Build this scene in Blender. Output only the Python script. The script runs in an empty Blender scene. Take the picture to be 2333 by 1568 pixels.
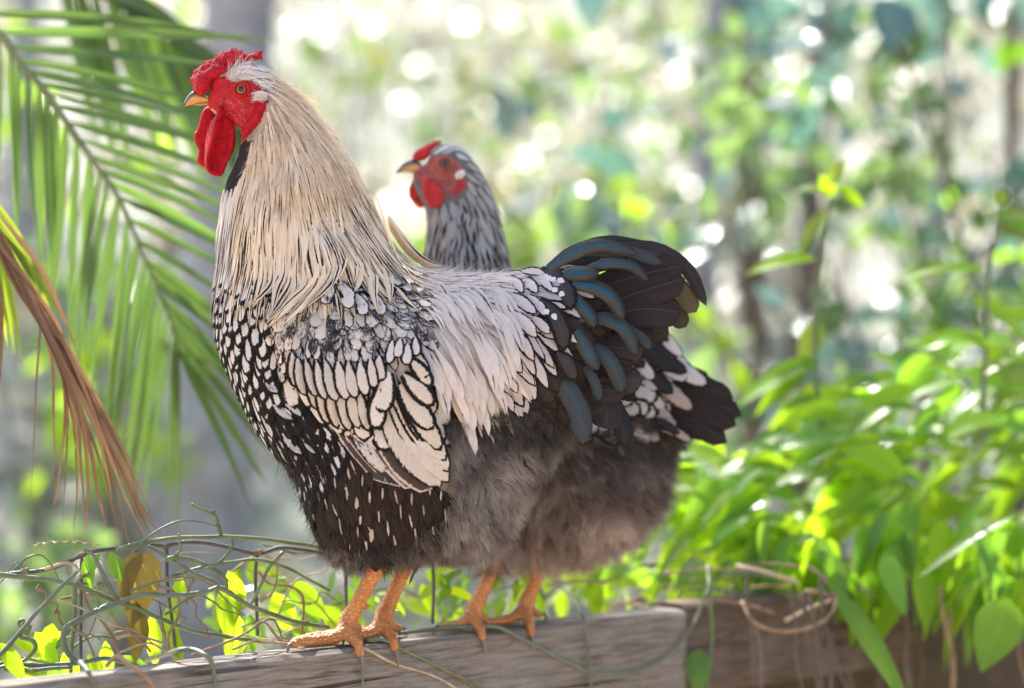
import bpy, bmesh, math, random
import numpy as np
from mathutils import Vector, Matrix, noise
from mathutils.bvhtree import BVHTree

PI = math.pi
SC = bpy.context.scene
COL = SC.collection
rnd = random.Random(7)
nrnd = np.random.RandomState(11)

# ------------------------------------------------------------------ camera, sky, sun, exposure
D = 2.3                      # camera to the rooster's middle plane, metres
SQ = 0.96 / 2333.0           # metres per photo unit at that plane
ZC = 1.05                    # eye height
BEAM_Z = ZC - (1476 - 784) * SQ * (D - 0.02) / D
cam = bpy.data.cameras.new('camera')
camo = bpy.data.objects.new('camera', cam)
COL.objects.link(camo)
camo.location = (0, -D, ZC)
camo.rotation_euler = (PI / 2, 0, 0)
cam.sensor_width = 36
cam.lens = 36 * D / 0.96
cam.clip_start = 0.05
cam.clip_end = 500
cam.dof.use_dof = True
cam.dof.focus_distance = D - 0.05
cam.dof.aperture_fstop = 2.35
SC.camera = camo

SUN_EL, SUN_AZ = math.radians(50), math.radians(-28)      # azimuth from +Y towards +X
SUN_DIR = Vector((math.cos(SUN_EL) * math.sin(SUN_AZ), math.cos(SUN_EL) * math.cos(SUN_AZ), math.sin(SUN_EL)))
w = bpy.data.worlds.new('World')
SC.world = w
w.use_nodes = True
wn = w.node_tree
bg = wn.nodes['Background']
sky = wn.nodes.new('ShaderNodeTexSky')
sky.sky_type = 'NISHITA'
sky.sun_disc = False
sky.sun_elevation = SUN_EL
sky.sun_rotation = SUN_AZ
sky.dust_density = 3.0
sky.ozone_density = 1.0
wn.links.new(sky.outputs[0], bg.inputs[0])
bg.inputs[1].default_value = 0.14
sl = bpy.data.lights.new('sun', 'SUN')
sl.energy = 5.0
sl.angle = math.radians(0.5)
sl.color = (1, 0.965, 0.90)
so = bpy.data.objects.new('sun', sl)
COL.objects.link(so)
so.rotation_euler = SUN_DIR.to_track_quat('Z', 'Y').to_euler()
SC.view_settings.view_transform = 'Standard'
SC.view_settings.look = 'None'
SC.view_settings.exposure = 1.64
SC.view_settings.gamma = 1
SC.view_settings.use_curve_mapping = False
SC.render.engine = 'CYCLES'
SC.cycles.use_denoising = True
SC.cycles.max_bounces = 7
SC.cycles.transparent_max_bounces = 6
SC.cycles.sample_clamp_indirect = 6

# ------------------------------------------------------------------ helpers
def Q(x, y, Y=0.0):
    """a photo position (2333 wide) at depth Y -> world"""
    k = SQ * (D + Y) / D
    return Vector(((x - 1166.5) * k, Y, ZC + (784 - y) * k))

def toq(p):
    k = SQ * (D + p[1]) / D
    return (1166.5 + p[0] / k, 784 - (p[2] - ZC) / k)

def toq_np(P):
    k = SQ * (D + P[:, 1]) / D
    return np.stack([1166.5 + P[:, 0] / k, 784 - (P[:, 2] - ZC) / k], 1)

def mesh_of(name, V, F, smooth=True):
    me = bpy.data.meshes.new(name)
    me.from_pydata([tuple(v) for v in V], [], [tuple(f) for f in F])
    me.update()
    if smooth:
        me.polygons.foreach_set('use_smooth', [True] * len(me.polygons))
    return me

def obj(name, me, mat=None, parent=None, kind=None):
    o = bpy.data.objects.new(name, me)
    COL.objects.link(o)
    if mat is not None and hasattr(me, 'materials') and len(me.materials) == 0:
        for m in (mat if isinstance(mat, (list, tuple)) else [mat]):
            me.materials.append(m)
    if parent is not None:
        o.parent = parent
        p = parent
        off = Vector((0, 0, 0))
        while p is not None:
            off += p.location
            p = p.parent
        o.location = -off
    if kind:
        o['kind'] = kind
    return o

def tag(o, label, cat, group=None):
    o['label'] = label
    o['category'] = cat
    if group:
        o['group'] = group
    return o

def thing(name, label, cat, loc=(0, 0, 0), group=None):
    o = bpy.data.objects.new(name, None)
    COL.objects.link(o)
    o.location = loc
    o.empty_display_size = 0.05
    return tag(o, label, cat, group)

def crom(pts, n):
    """Catmull-Rom resample of a list of points (any dimension) into n points"""
    P = np.array(pts, float)
    if len(P) == 2:
        t = np.linspace(0, 1, n)[:, None]
        return P[0] * (1 - t) + P[1] * t
    P = np.vstack([2 * P[0] - P[1], P, 2 * P[-1] - P[-2]])
    m = len(P) - 3
    out = []
    for t in np.linspace(0, m - 1e-6, n):
        i = int(t); f = t - i
        a, b, c, d = P[i], P[i + 1], P[i + 2], P[i + 3]
        out.append(0.5 * ((2 * b) + (c - a) * f + (2 * a - 5 * b + 4 * c - d) * f * f + (3 * b - a - 3 * c + d) * f ** 3))
    return np.array(out)

def tube(pts, rad, nseg=8, cap=True, flat=1.0):
    """swept tube; rad scalar or list, returns V, F"""
    P = np.array(pts, float)
    n = len(P)
    R = np.full(n, rad) if np.isscalar(rad) else np.interp(np.linspace(0, 1, n), np.linspace(0, 1, len(rad)), rad)
    T = np.gradient(P, axis=0)
    T /= np.linalg.norm(T, axis=1)[:, None] + 1e-12
    up = np.array([0, 0, 1.0]) if abs(T[0][2]) < 0.9 else np.array([1.0, 0, 0])
    V, F = [], []
    b = np.cross(T[0], up); b /= np.linalg.norm(b)
    for i in range(n):
        b = b - T[i] * np.dot(b, T[i]); b /= np.linalg.norm(b) + 1e-12
        c = np.cross(T[i], b)
        for k in range(nseg):
            a = 2 * PI * k / nseg
            V.append(P[i] + R[i] * (math.cos(a) * b + flat * math.sin(a) * c))
    for i in range(n - 1):
        for k in range(nseg):
            k2 = (k + 1) % nseg
            F.append((i * nseg + k, i * nseg + k2, (i + 1) * nseg + k2, (i + 1) * nseg + k))
    if cap:
        V.append(P[0] - T[0] * R[0] * 0.5); V.append(P[-1] + T[-1] * R[-1] * 0.5)
        a, z = len(V) - 2, len(V) - 1
        for k in range(nseg):
            k2 = (k + 1) % nseg
            F.append((a, k2, k))
            F.append((z, (n - 1) * nseg + k, (n - 1) * nseg + k2))
    return V, F

def ball(c, r, nu=12, nv=8):
    V, F = [], []
    r = (r, r, r) if np.isscalar(r) else r
    for j in range(1, nv):
        th = PI * j / nv
        for i in range(nu):
            ph = 2 * PI * i / nu
            V.append((c[0] + r[0] * math.sin(th) * math.cos(ph), c[1] + r[1] * math.sin(th) * math.sin(ph), c[2] + r[2] * math.cos(th)))
    for j in range(nv - 2):
        for i in range(nu):
            i2 = (i + 1) % nu
            F.append((j * nu + i, (j + 1) * nu + i, (j + 1) * nu + i2, j * nu + i2))
    V.append((c[0], c[1], c[2] + r[2])); V.append((c[0], c[1], c[2] - r[2]))
    a, z = len(V) - 2, len(V) - 1
    for i in range(nu):
        i2 = (i + 1) % nu
        F.append((a, i, i2)); F.append((z, (nv - 2) * nu + i2, (nv - 2) * nu + i))
    return V, F

def join(*parts):
    V, F = [], []
    for v, f in parts:
        o = len(V)
        V += [tuple(p) for p in v]
        F += [tuple(i + o for i in q) for q in f]
    return V, F

def remesh(V, F, voxel, smooth=4, fac=0.5):
    me = mesh_of('tmp', V, F)
    o = bpy.data.objects.new('tmp', me)
    COL.objects.link(o)
    m = o.modifiers.new('r', 'REMESH'); m.mode = 'VOXEL'; m.voxel_size = voxel
    if smooth:
        s = o.modifiers.new('s', 'SMOOTH'); s.iterations = smooth; s.factor = fac
    dg = bpy.context.evaluated_depsgraph_get()
    out = bpy.data.meshes.new_from_object(o.evaluated_get(dg))
    bpy.data.objects.remove(o); bpy.data.meshes.remove(me)
    out.polygons.foreach_set('use_smooth', [True] * len(out.polygons))
    return out

def inside(poly, X, Y):
    poly = np.asarray(poly, float)
    r = np.zeros(np.shape(X), bool)
    x0, y0 = poly[-1]
    for x1, y1 in poly:
        c = (y1 > Y) != (y0 > Y)
        xi = (x0 - x1) * (Y - y1) / ((y0 - y1) if y0 != y1 else 1e-9) + x1
        r ^= c & (X < xi)
        x0, y0 = x1, y1
    return r

def pdist(poly, X, Y):
    poly = np.asarray(poly, float)
    best = np.full(np.shape(X), 1e9)
    for a, b in zip(np.roll(poly, 1, 0), poly):
        d = b - a
        L = d @ d + 1e-12
        t = np.clip(((X - a[0]) * d[0] + (Y - a[1]) * d[1]) / L, 0, 1)
        best = np.minimum(best, np.hypot(X - a[0] - t * d[0], Y - a[1] - t * d[1]))
    return best

def closed_spline(poly, per=6):
    P = [tuple(p) for p in poly]
    return crom(P + [P[0]], per * len(P))[:-1]

def idw(ctrl, X, Y, p=3.0):
    c = np.asarray(ctrl, float)
    num = 0; den = 0
    for r in c:
        wgt = 1.0 / ((X - r[0]) ** 2 + (Y - r[1]) ** 2 + 30.0) ** (p / 2)
        num = num + wgt[..., None] * r[2:]
        den = den + wgt
    return num / den[..., None]

def inflate(poly, Wf, step, Y0, extra=None, spl=True, yoff=None):
    """outline in photo units swelled to a solid of real half thickness Wf(X, Y) metres round depth Y0"""
    poly = closed_spline(poly) if spl else np.asarray(poly, float)
    x0, y0 = poly.min(0) - step; x1, y1 = poly.max(0) + step
    xs = np.arange(x0, x1 + step, step); ys = np.arange(y0, y1 + step, step)
    X, Yg = np.meshgrid(xs, ys)
    ins = inside(poly, X, Yg)
    d = pdist(poly, X, Yg)
    W_ = Wf(X, Yg) if callable(Wf) else np.full(X.shape, Wf)
    k = SQ * (D + Y0) / D
    R = W_ / k
    h = W_ * np.sqrt(np.clip(1 - (1 - np.clip(d / R, 0, 1)) ** 2, 0.0005, 1))
    if extra is not None:
        h = h + extra(X, Yg, d)
    off = yoff(X, Yg) if yoff else np.zeros(X.shape)
    idx = -np.ones(X.shape, int)
    idx[ins] = np.arange(ins.sum())
    n = int(ins.sum())
    wx = (X[ins] - 1166.5) * k; wz = ZC + (784 - Yg[ins]) * k
    V = np.concatenate([np.stack([wx, Y0 + off[ins] - h[ins], wz], 1), np.stack([wx, Y0 + off[ins] + h[ins], wz], 1)])
    F = []
    cell = ins[:-1, :-1] & ins[1:, :-1] & ins[:-1, 1:] & ins[1:, 1:]
    edges = {}
    for j, i in zip(*np.nonzero(cell)):
        q = (idx[j, i], idx[j + 1, i], idx[j + 1, i + 1], idx[j, i + 1])
        F.append(q); F.append(tuple(a + n for a in q[::-1]))
        for a, b in zip(q, q[1:] + q[:1]):
            edges[(a, b)] = 1
    for a, b in list(edges):
        if (b, a) not in edges:
            F.append((b, a, a + n, b + n))
    used = sorted({i for f in F for i in f})
    mp = {u: i for i, u in enumerate(used)}
    return [tuple(V[u]) for u in used], [tuple(mp[i] for i in f) for f in F]

# ------------------------------------------------------------------ materials
def newmat(name):
    m = bpy.data.materials.new(name)
    m.use_nodes = True
    nt = m.node_tree
    return m, nt, nt.nodes['Principled BSDF'], nt.nodes['Material Output']

def N(nt, kind, **kw):
    n = nt.nodes.new('ShaderNode' + kind)
    for k, v in kw.items():
        if k.startswith('i_'):
            key = k[2:]
            n.inputs[int(key) if key.isdigit() else key].default_value = v
        else:
            setattr(n, k, v)
    return n

def math_(nt, op, a, b=None, c=None, clamp=False):
    n = nt.nodes.new('ShaderNodeMath'); n.operation = op; n.use_clamp = clamp
    for i, v in enumerate((a, b, c)):
        if v is None:
            continue
        if isinstance(v, (int, float)):
            n.inputs[i].default_value = v
        else:
            nt.links.new(v, n.inputs[i])
    return n.outputs[0]

def mixc(nt, f, a, b, mode='MIX'):
    n = nt.nodes.new('ShaderNodeMix'); n.data_type = 'RGBA'; n.blend_type = mode
    for i, v in ((0, f), (6, a), (7, b)):
        if isinstance(v, (int, float)):
            n.inputs[i].default_value = v
        elif isinstance(v, tuple):
            n.inputs[i].default_value = v if len(v) == 4 else v + (1,)
        else:
            nt.links.new(v, n.inputs[i])
    return n.outputs[2]

def sstep(nt, x, lo, hi):
    n = nt.nodes.new('ShaderNodeMapRange'); n.interpolation_type = 'SMOOTHSTEP'
    for i, v in ((0, x), (1, lo), (2, hi)):
        if isinstance(v, (int, float)):
            n.inputs[i].default_value = v
        else:
            nt.links.new(v, n.inputs[i])
    n.inputs[3].default_value = 0; n.inputs[4].default_value = 1
    return n.outputs[0]

def tex_noise(nt, scale, detail=3, vec=None, rough=0.55, dist=0.0):
    n = N(nt, 'TexNoise'); n.inputs['Scale'].default_value = scale; n.inputs['Detail'].default_value = detail
    n.inputs['Roughness'].default_value = rough; n.inputs['Distortion'].default_value = dist
    if vec is not None:
        nt.links.new(vec, n.inputs['Vector'])
    return n.outputs['Fac']

def ramp(nt, f, stops):
    n = nt.nodes.new('ShaderNodeValToRGB')
    e = n.color_ramp.elements
    while len(e) < len(stops):
        e.new(0.5)
    for el, (p, c) in zip(e, stops):
        el.position = p; el.color = c if len(c) == 4 else tuple(c) + (1,)
    nt.links.new(f, n.inputs[0])
    return n.outputs[0]

def bump(nt, h, strength, dist, bsdf):
    b = N(nt, 'Bump'); b.inputs['Strength'].default_value = strength; b.inputs['Distance'].default_value = dist
    nt.links.new(h, b.inputs['Height']); nt.links.new(b.outputs[0], bsdf.inputs['Normal'])

def objco(nt):
    return N(nt, 'TexCoord').outputs['Object']

def feather_material():
    m, nt, b, out = newmat('feather')
    L = nt.links.new
    fuv = N(nt, 'Attribute', attribute_name='fuv'); fa = N(nt, 'Attribute', attribute_name='fa')
    fb = N(nt, 'Attribute', attribute_name='fb'); fc = N(nt, 'Attribute', attribute_name='fc')
    s = N(nt, 'SeparateXYZ'); L(fuv.outputs['Vector'], s.inputs[0])
    u, v, ed = s.outputs
    c = N(nt, 'SeparateColor'); L(fc.outputs['Color'], c.inputs[0])
    mott, gloss, rn = c.outputs[0], c.outputs[1], c.outputs[2]
    au = math_(nt, 'ABSOLUTE', u)
    co = objco(nt)
    # barbs: fine lines running outwards and forwards from the shaft
    bv = N(nt, 'CombineXYZ')
    L(math_(nt, 'SUBTRACT', math_(nt, 'MULTIPLY', v, 26.0), math_(nt, 'MULTIPLY', au, 5.0)), bv.inputs[0])
    L(math_(nt, 'MULTIPLY', rn, 57.0), bv.inputs[1])
    L(math_(nt, 'MULTIPLY', u, 0.6), bv.inputs[2])
    barb = tex_noise(nt, 1.6, 3, bv.outputs[0], 0.7)
    n1 = tex_noise(nt, 420, 3, co, 0.65)
    nz = math_(nt, 'MULTIPLY', math_(nt, 'SUBTRACT', math_(nt, 'ADD', barb, n1), 1.0), 0.55)
    edn = math_(nt, 'ADD', ed, math_(nt, 'MULTIPLY', nz, 0.65))
    lw = fa.outputs['Alpha']
    lace = math_(nt, 'SUBTRACT', 1.0, sstep(nt, edn, math_(nt, 'SUBTRACT', lw, 0.05), math_(nt, 'ADD', lw, 0.05)))
    lace = math_(nt, 'MULTIPLY', lace, sstep(nt, lw, 0.01, 0.05))
    col = mixc(nt, lace, fa.outputs['Color'], fb.outputs['Color'])
    # dark shaft stripe, widest towards the tip
    sw = math_(nt, 'MULTIPLY', fb.outputs['Alpha'], sstep(nt, v, 0.05, 0.75))
    aun = math_(nt, 'ADD', au, math_(nt, 'MULTIPLY', nz, 0.5))
    stripe = math_(nt, 'SUBTRACT', 1.0, sstep(nt, aun, math_(nt, 'SUBTRACT', sw, 0.12), math_(nt, 'ADD', sw, 0.02)))
    stripe = math_(nt, 'MULTIPLY', stripe, sstep(nt, fb.outputs['Alpha'], 0.005, 0.06))
    col = mixc(nt, stripe, col, (0.022, 0.018, 0.018))
    # mottling where lacing is broken up
    mv = N(nt, 'CombineXYZ')
    L(math_(nt, 'SUBTRACT', math_(nt, 'MULTIPLY', v, 3.2), math_(nt, 'MULTIPLY', au, 0.9)), mv.inputs[0])
    L(math_(nt, 'ADD', math_(nt, 'MULTIPLY', u, 2.2), math_(nt, 'MULTIPLY', rn, 91.0)), mv.inputs[1])
    n2 = math_(nt, 'ADD', math_(nt, 'MULTIPLY', tex_noise(nt, 1.5, 4, mv.outputs[0], 0.75), 0.6), math_(nt, 'MULTIPLY', tex_noise(nt, 60, 3, co, 0.6), 0.4))
    mk = math_(nt, 'SUBTRACT', 1.0, sstep(nt, n2, math_(nt, 'SUBTRACT', mott, 0.03), math_(nt, 'ADD', mott, 0.03)))
    col = mixc(nt, mk, col, (0.045, 0.038, 0.04))
    var = math_(nt, 'ADD', math_(nt, 'SUBTRACT', 0.64, math_(nt, 'MULTIPLY', gloss, 0.40)), math_(nt, 'MULTIPLY', barb, math_(nt, 'ADD', 0.66, math_(nt, 'MULTIPLY', gloss, 1.0))))
    vcol = N(nt, 'CombineColor'); [L(var, vcol.inputs[i]) for i in range(3)]
    col = mixc(nt, 1.0, col, vcol.outputs[0], 'MULTIPLY')
    # pale quill
    quill = math_(nt, 'MULTIPLY', math_(nt, 'SUBTRACT', 1.0, sstep(nt, au, 0.01, 0.05)), math_(nt, 'MULTIPLY', math_(nt, 'SUBTRACT', 1.0, gloss), 0.11))
    col = mixc(nt, quill, col, (0.35, 0.3, 0.27))
    # sheen colour bands of the glossy tail feathers
    sh = math_(nt, 'ADD', math_(nt, 'ADD', math_(nt, 'MULTIPLY', au, 0.46), math_(nt, 'MULTIPLY', math_(nt, 'POWER', v, 3.0), 0.30)), math_(nt, 'MULTIPLY', math_(nt, 'ADD', tex_noise(nt, 60, 2, co), math_(nt, 'MULTIPLY', barb, .5)), 0.36))
    shc = ramp(nt, sh, [(0.18, (0.03, 0.065, 0.09)), (0.34, (0.045, 0.12, 0.165)), (0.45, (0.05, 0.085, 0.085)), (0.58, (0.085, 0.065, 0.036)), (0.78, (0.025, 0.02, 0.02))])
    col = mixc(nt, gloss, col, mixc(nt, 0.8, col, shc))
    L(col, b.inputs['Base Color'])
    L(math_(nt, 'SUBTRACT', 0.62, math_(nt, 'MULTIPLY', gloss, 0.30)), b.inputs['Roughness'])
    L(math_(nt, 'MULTIPLY', gloss, 0.75), b.inputs['Metallic'])
    L(math_(nt, 'ADD', 0.09, math_(nt, 'MULTIPLY', gloss, 0.15)), b.inputs['Specular IOR Level'])
    bump(nt, barb, 0.35, 0.0012, b)
    tr = N(nt, 'BsdfTranslucent'); L(col, tr.inputs[0])
    mx = N(nt, 'MixShader'); mx.inputs[0].default_value = 0.14
    L(b.outputs[0], mx.inputs[1]); L(tr.outputs[0], mx.inputs[2]); L(mx.outputs[0], out.inputs[0])
    return m

def skin_red(name, col, bumpscale=900, rough=0.42, sss=0.15, bd=0.0012):
    m, nt, b, out = newmat(name)
    co = objco(nt)
    f = tex_noise(nt, 160, 4, co, 0.65)
    c = ramp(nt, f, [(0.25, tuple(x * 0.55 for x in col)), (0.55, col), (0.8, tuple(min(1, x * 1.25 + 0.015) for x in col))])
    nt.links.new(c, b.inputs['Base Color'])
    b.inputs['Roughness'].default_value = rough
    b.inputs['Specular IOR Level'].default_value = 0.16
    b.inputs['Subsurface Weight'].default_value = sss
    b.inputs['Subsurface Radius'].default_value = (0.006, 0.0012, 0.001)
    b.inputs['Subsurface Scale'].default_value = 1.0
    vo = N(nt, 'TexVoronoi'); vo.inputs['Scale'].default_value = bumpscale
    nt.links.new(co, vo.inputs['Vector'])
    bump(nt, math_(nt, 'ADD', vo.outputs['Distance'], math_(nt, 'MULTIPLY', f, 1.2)), 0.75, bd, b)
    return m

def down_mat():
    """the bird's body under its feathers: colour comes with the mesh"""
    m, nt, b, out = newmat('down')
    a = N(nt, 'Attribute', attribute_name='col')
    f = tex_noise(nt, 120, 4, objco(nt), 0.7)
    c = mixc(nt, 0.6, a.outputs['Color'], ramp(nt, f, [(0.3, (0.3, 0.3, 0.3)), (0.7, (1, 1, 1))]), 'MULTIPLY')
    nt.links.new(c, b.inputs['Base Color'])
    b.inputs['Roughness'].default_value = 0.9
    b.inputs['Specular IOR Level'].default_value = 0.1
    bump(nt, f, 0.8, 0.004, b)
    return m

def leg_mat():
    m, nt, b, out = newmat('scaly_leg')
    co = objco(nt)
    vo = N(nt, 'TexVoronoi'); vo.inputs['Scale'].default_value = 190; vo.feature = 'DISTANCE_TO_EDGE'
    mp = N(nt, 'Mapping'); mp.inputs['Scale'].default_value = (1, 1, 1.5)
    nt.links.new(co, mp.inputs[0]); nt.links.new(mp.outputs[0], vo.inputs['Vector'])
    e = sstep(nt, vo.outputs['Distance'], 0.0, 0.16)
    f = tex_noise(nt, 60, 3, co)
    c = ramp(nt, f, [(0.3, (0.50, 0.16, 0.045)), (0.5, (0.60, 0.25, 0.06)), (0.68, (0.62, 0.27, 0.12)), (0.8, (0.58, 0.40, 0.25))])
    c = mixc(nt, math_(nt, 'MULTIPLY', math_(nt, 'SUBTRACT', 1.0, e), 0.55), c, (0.33, 0.10, 0.05))
    nt.links.new(c, b.inputs['Base Color'])
    b.inputs['Roughness'].default_value = 0.45
    b.inputs['Subsurface Weight'].default_value = 0.1
    b.inputs['Subsurface Radius'].default_value = (0.004, 0.0015, 0.0008)
    bump(nt, math_(nt, 'ADD', e, math_(nt, 'MULTIPLY', f, 0.4)), 0.55, 0.0018, b)
    return m

def simple(name, col, rough=0.6, spec=0.4, var=0.25, scale=60, bmp=0.2, bd=0.002):
    m, nt, b, out = newmat(name)
    f = tex_noise(nt, scale, 4, objco(nt), 0.65)
    lo = tuple(x * (1 - var) for x in col); hi = tuple(min(1, x * (1 + var)) for x in col)
    nt.links.new(ramp(nt, f, [(0.3, lo), (0.7, hi)]), b.inputs['Base Color'])
    b.inputs['Roughness'].default_value = rough
    b.inputs['Specular IOR Level'].default_value = spec
    if bmp:
        bump(nt, f, bmp, bd, b)
    return m

def leaf_mat(name, col, tcol, rough=0.38, tw=0.5, spec=0.5, var=0.35, tips=None):
    m, nt, b, out = newmat(name)
    L = nt.links.new
    fuv = N(nt, 'Attribute', attribute_name='fuv')
    s = N(nt, 'SeparateXYZ'); L(fuv.outputs['Vector'], s.inputs[0])
    u, v = s.outputs[0], s.outputs[1]
    au = math_(nt, 'ABSOLUTE', u)
    oi = N(nt, 'ObjectInfo')
    r = math_(nt, 'FRACT', math_(nt, 'ADD', math_(nt, 'MULTIPLY', oi.outputs['Random'], 7.3), s.outputs[2]))
    f = tex_noise(nt, 22, 4, objco(nt), 0.6)
    k = math_(nt, 'ADD', math_(nt, 'MULTIPLY', r, 0.6), math_(nt, 'MULTIPLY', f, 0.4))
    def shade(c):
        return ramp(nt, k, [(0.15, tuple(x * (1 - var) for x in c)), (0.5, c), (0.85, tuple(min(1, x * (1 + var)) for x in c))])
    vein = math_(nt, 'SUBTRACT', 1.0, sstep(nt, au, 0.02, 0.09))
    sv = N(nt, 'CombineXYZ')
    L(math_(nt, 'SUBTRACT', math_(nt, 'MULTIPLY', v, 9.0), math_(nt, 'MULTIPLY', au, 3.5)), sv.inputs[0])
    lat = math_(nt, 'PINGPONG', sv.outputs[0], 0.5) if False else math_(nt, 'PINGPONG', math_(nt, 'SUBTRACT', math_(nt, 'MULTIPLY', v, 9.0), math_(nt, 'MULTIPLY', au, 3.5)), 0.5)
    lv = math_(nt, 'MULTIPLY', math_(nt, 'SUBTRACT', 1.0, sstep(nt, lat, 0.02, 0.12)), 0.35)
    vv = math_(nt, 'MAXIMUM', math_(nt, 'MULTIPLY', vein, 0.6), lv)
    c1 = mixc(nt, vv, shade(col), tuple(min(1, x * 1.9 + 0.02) for x in col))
    c2 = mixc(nt, vv, shade(tcol), tuple(x * 0.75 for x in tcol))
    if tips:
        tm = sstep(nt, math_(nt, 'ADD', v, math_(nt, 'MULTIPLY', f, 0.2)), 0.98, 1.08)
        c1 = mixc(nt, tm, c1, tips); c2 = mixc(nt, tm, c2, tips)
    L(c1, b.inputs['Base Color'])
    b.inputs['Roughness'].default_value = rough
    b.inputs['Specular IOR Level'].default_value = spec
    bump(nt, math_(nt, 'ADD', vv, f), 0.25, 0.003, b)
    tr = N(nt, 'BsdfTranslucent'); L(c2, tr.inputs[0])
    mx = N(nt, 'MixShader'); mx.inputs[0].default_value = tw
    L(b.outputs[0], mx.inputs[1]); L(tr.outputs[0], mx.inputs[2]); L(mx.outputs[0], out.inputs[0])
    return m

def wood_mat(name, dark, light, along):
    """weathered timber, grain along the given direction (radians in plan)"""
    m, nt, b, out = newmat(name)
    L = nt.links.new
    mp = N(nt, 'Mapping'); mp.inputs['Scale'].default_value = (4.0, 62, 62)
    L(N(nt, 'TexCoord').outputs['Object'], mp.inputs[0])
    g = tex_noise(nt, 3.0, 6, mp.outputs[0], 0.68, 0.9)
    mp2 = N(nt, 'Mapping'); mp2.inputs['Scale'].default_value = (14, 210, 210)
    L(N(nt, 'TexCoord').outputs['Object'], mp2.inputs[0])
    g2 = tex_noise(nt, 2.0, 4, mp2.outputs[0], 0.7)
    blot = tex_noise(nt, 7, 3, objco(nt))
    f = math_(nt, 'ADD', math_(nt, 'MULTIPLY', g, 0.55), math_(nt, 'MULTIPLY', g2, 0.45))
    c = ramp(nt, f, [(0.36, tuple(x * .5 for x in dark)), (0.42, dark), (0.52, tuple((a + b_) / 2 for a, b_ in zip(dark, light))), (0.66, light)])
    mp3 = N(nt, 'Mapping'); mp3.inputs['Scale'].default_value = (1.3, 70, 70)
    L(N(nt, 'TexCoord').outputs['Object'], mp3.inputs[0])
    crk = sstep(nt, tex_noise(nt, 1.6, 2, mp3.outputs[0], 0.5, 0.4), 0.625, 0.67)
    dirt = sstep(nt, tex_noise(nt, 26, 5, objco(nt), 0.7), 0.56, 0.72)
    c = mixc(nt, math_(nt, 'MULTIPLY', crk, .85), c, (0.02, 0.016, 0.012))
    c = mixc(nt, math_(nt, 'MULTIPLY', dirt, .45), c, (0.085, 0.065, 0.048))
    c = mixc(nt, sstep(nt, blot, 0.45, 0.75), c, mixc(nt, 0.5, c, (0.33, 0.30, 0.27)))
    L(c, b.inputs['Base Color'])
    b.inputs['Roughness'].default_value = 0.8
    b.inputs['Specular IOR Level'].default_value = 0.2
    bump(nt, math_(nt, 'SUBTRACT', f, crk), 1.0, 0.005, b)
    return m

def hair_mat(name='fluff'):
    m, nt, b, out = newmat(name)
    a = N(nt, 'Attribute', attribute_name='col')
    nt.links.new(a.outputs['Color'], b.inputs['Base Color'])
    b.inputs['Roughness'].default_value = 0.75
    b.inputs['Specular IOR Level'].default_value = 0.15
    tr = N(nt, 'BsdfTranslucent'); nt.links.new(a.outputs['Color'], tr.inputs[0])
    mx = N(nt, 'MixShader'); mx.inputs[0].default_value = 0.2
    nt.links.new(b.outputs[0], mx.inputs[1]); nt.links.new(tr.outputs[0], mx.inputs[2]); nt.links.new(mx.outputs[0], out.inputs[0])
    return m

M = {}
M['feather'] = feather_material()
M['down'] = down_mat()
M['fluff'] = hair_mat()
M['face'] = skin_red('face_skin', (0.46, 0.016, 0.022), 700, 0.5)
M['comb'] = skin_red('comb_skin', (0.50, 0.010, 0.024), 420, 0.36, 0.12, 0.0032)
M['wattle'] = skin_red('wattle_skin', (0.45, 0.005, 0.013), 900, 0.5, 0.15)
M['leg'] = leg_mat()
M['claw'] = simple('claw_horn', (0.20, 0.14, 0.12), 0.35)
M['ear'] = simple('white_ear', (0.64, 0.56, 0.52), 0.8, 0.2, 0.15, 300, 0.5)

# ------------------------------------------------------------------ the setting
def ground_material(name, stops, scale=3.0, bd=0.03):
    m, nt, b, out = newmat(name)
    co = objco(nt)
    f = tex_noise(nt, scale, 6, co, 0.7)
    f2 = tex_noise(nt, scale * 9, 4, co, 0.65)
    k = math_(nt, 'ADD', math_(nt, 'MULTIPLY', f, 0.6), math_(nt, 'MULTIPLY', f2, 0.4))
    nt.links.new(ramp(nt, k, stops), b.inputs['Base Color'])
    b.inputs['Roughness'].default_value = 0.95
    b.inputs['Specular IOR Level'].default_value = 0.1
    bump(nt, k, 0.7, bd, b)
    return m

M['soil'] = ground_material('dry_soil', [(0.3, (0.26, 0.19, 0.13)), (0.5, (0.40, 0.31, 0.22)), (0.7, (0.50, 0.41, 0.31))])
M['litter'] = ground_material('leaf_litter_soil', [(0.3, (0.11, 0.13, 0.10)), (0.46, (0.24, 0.255, 0.205)), (0.58, (0.36, 0.36, 0.31)), (0.75, (0.46, 0.455, 0.41))], 2.0)
M['bank'] = ground_material('dark_soil', [(0.3, (0.05, 0.035, 0.025)), (0.6, (0.11, 0.08, 0.055)), (0.8, (0.16, 0.12, 0.08))], 6.0, 0.02)

def grid_sheet(name, x0, x1, y0, y1, nx, ny, hf, mat, kind='structure'):
    xs = np.linspace(x0, x1, nx); ys = np.linspace(y0, y1, ny)
    V = [(x, y, hf(x, y)) for y in ys for x in xs]
    F = [(j * nx + i, j * nx + i + 1, (j + 1) * nx + i + 1, (j + 1) * nx + i) for j in range(ny - 1) for i in range(nx - 1)]
    return obj(name, mesh_of(name, V, F), mat, kind=kind)

grid_sheet('ground', -90, 90, -60, 120, 60, 60, lambda x, y: -0.004 + (-0.3 if y > 4.5 else 0), M['soil'])

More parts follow.
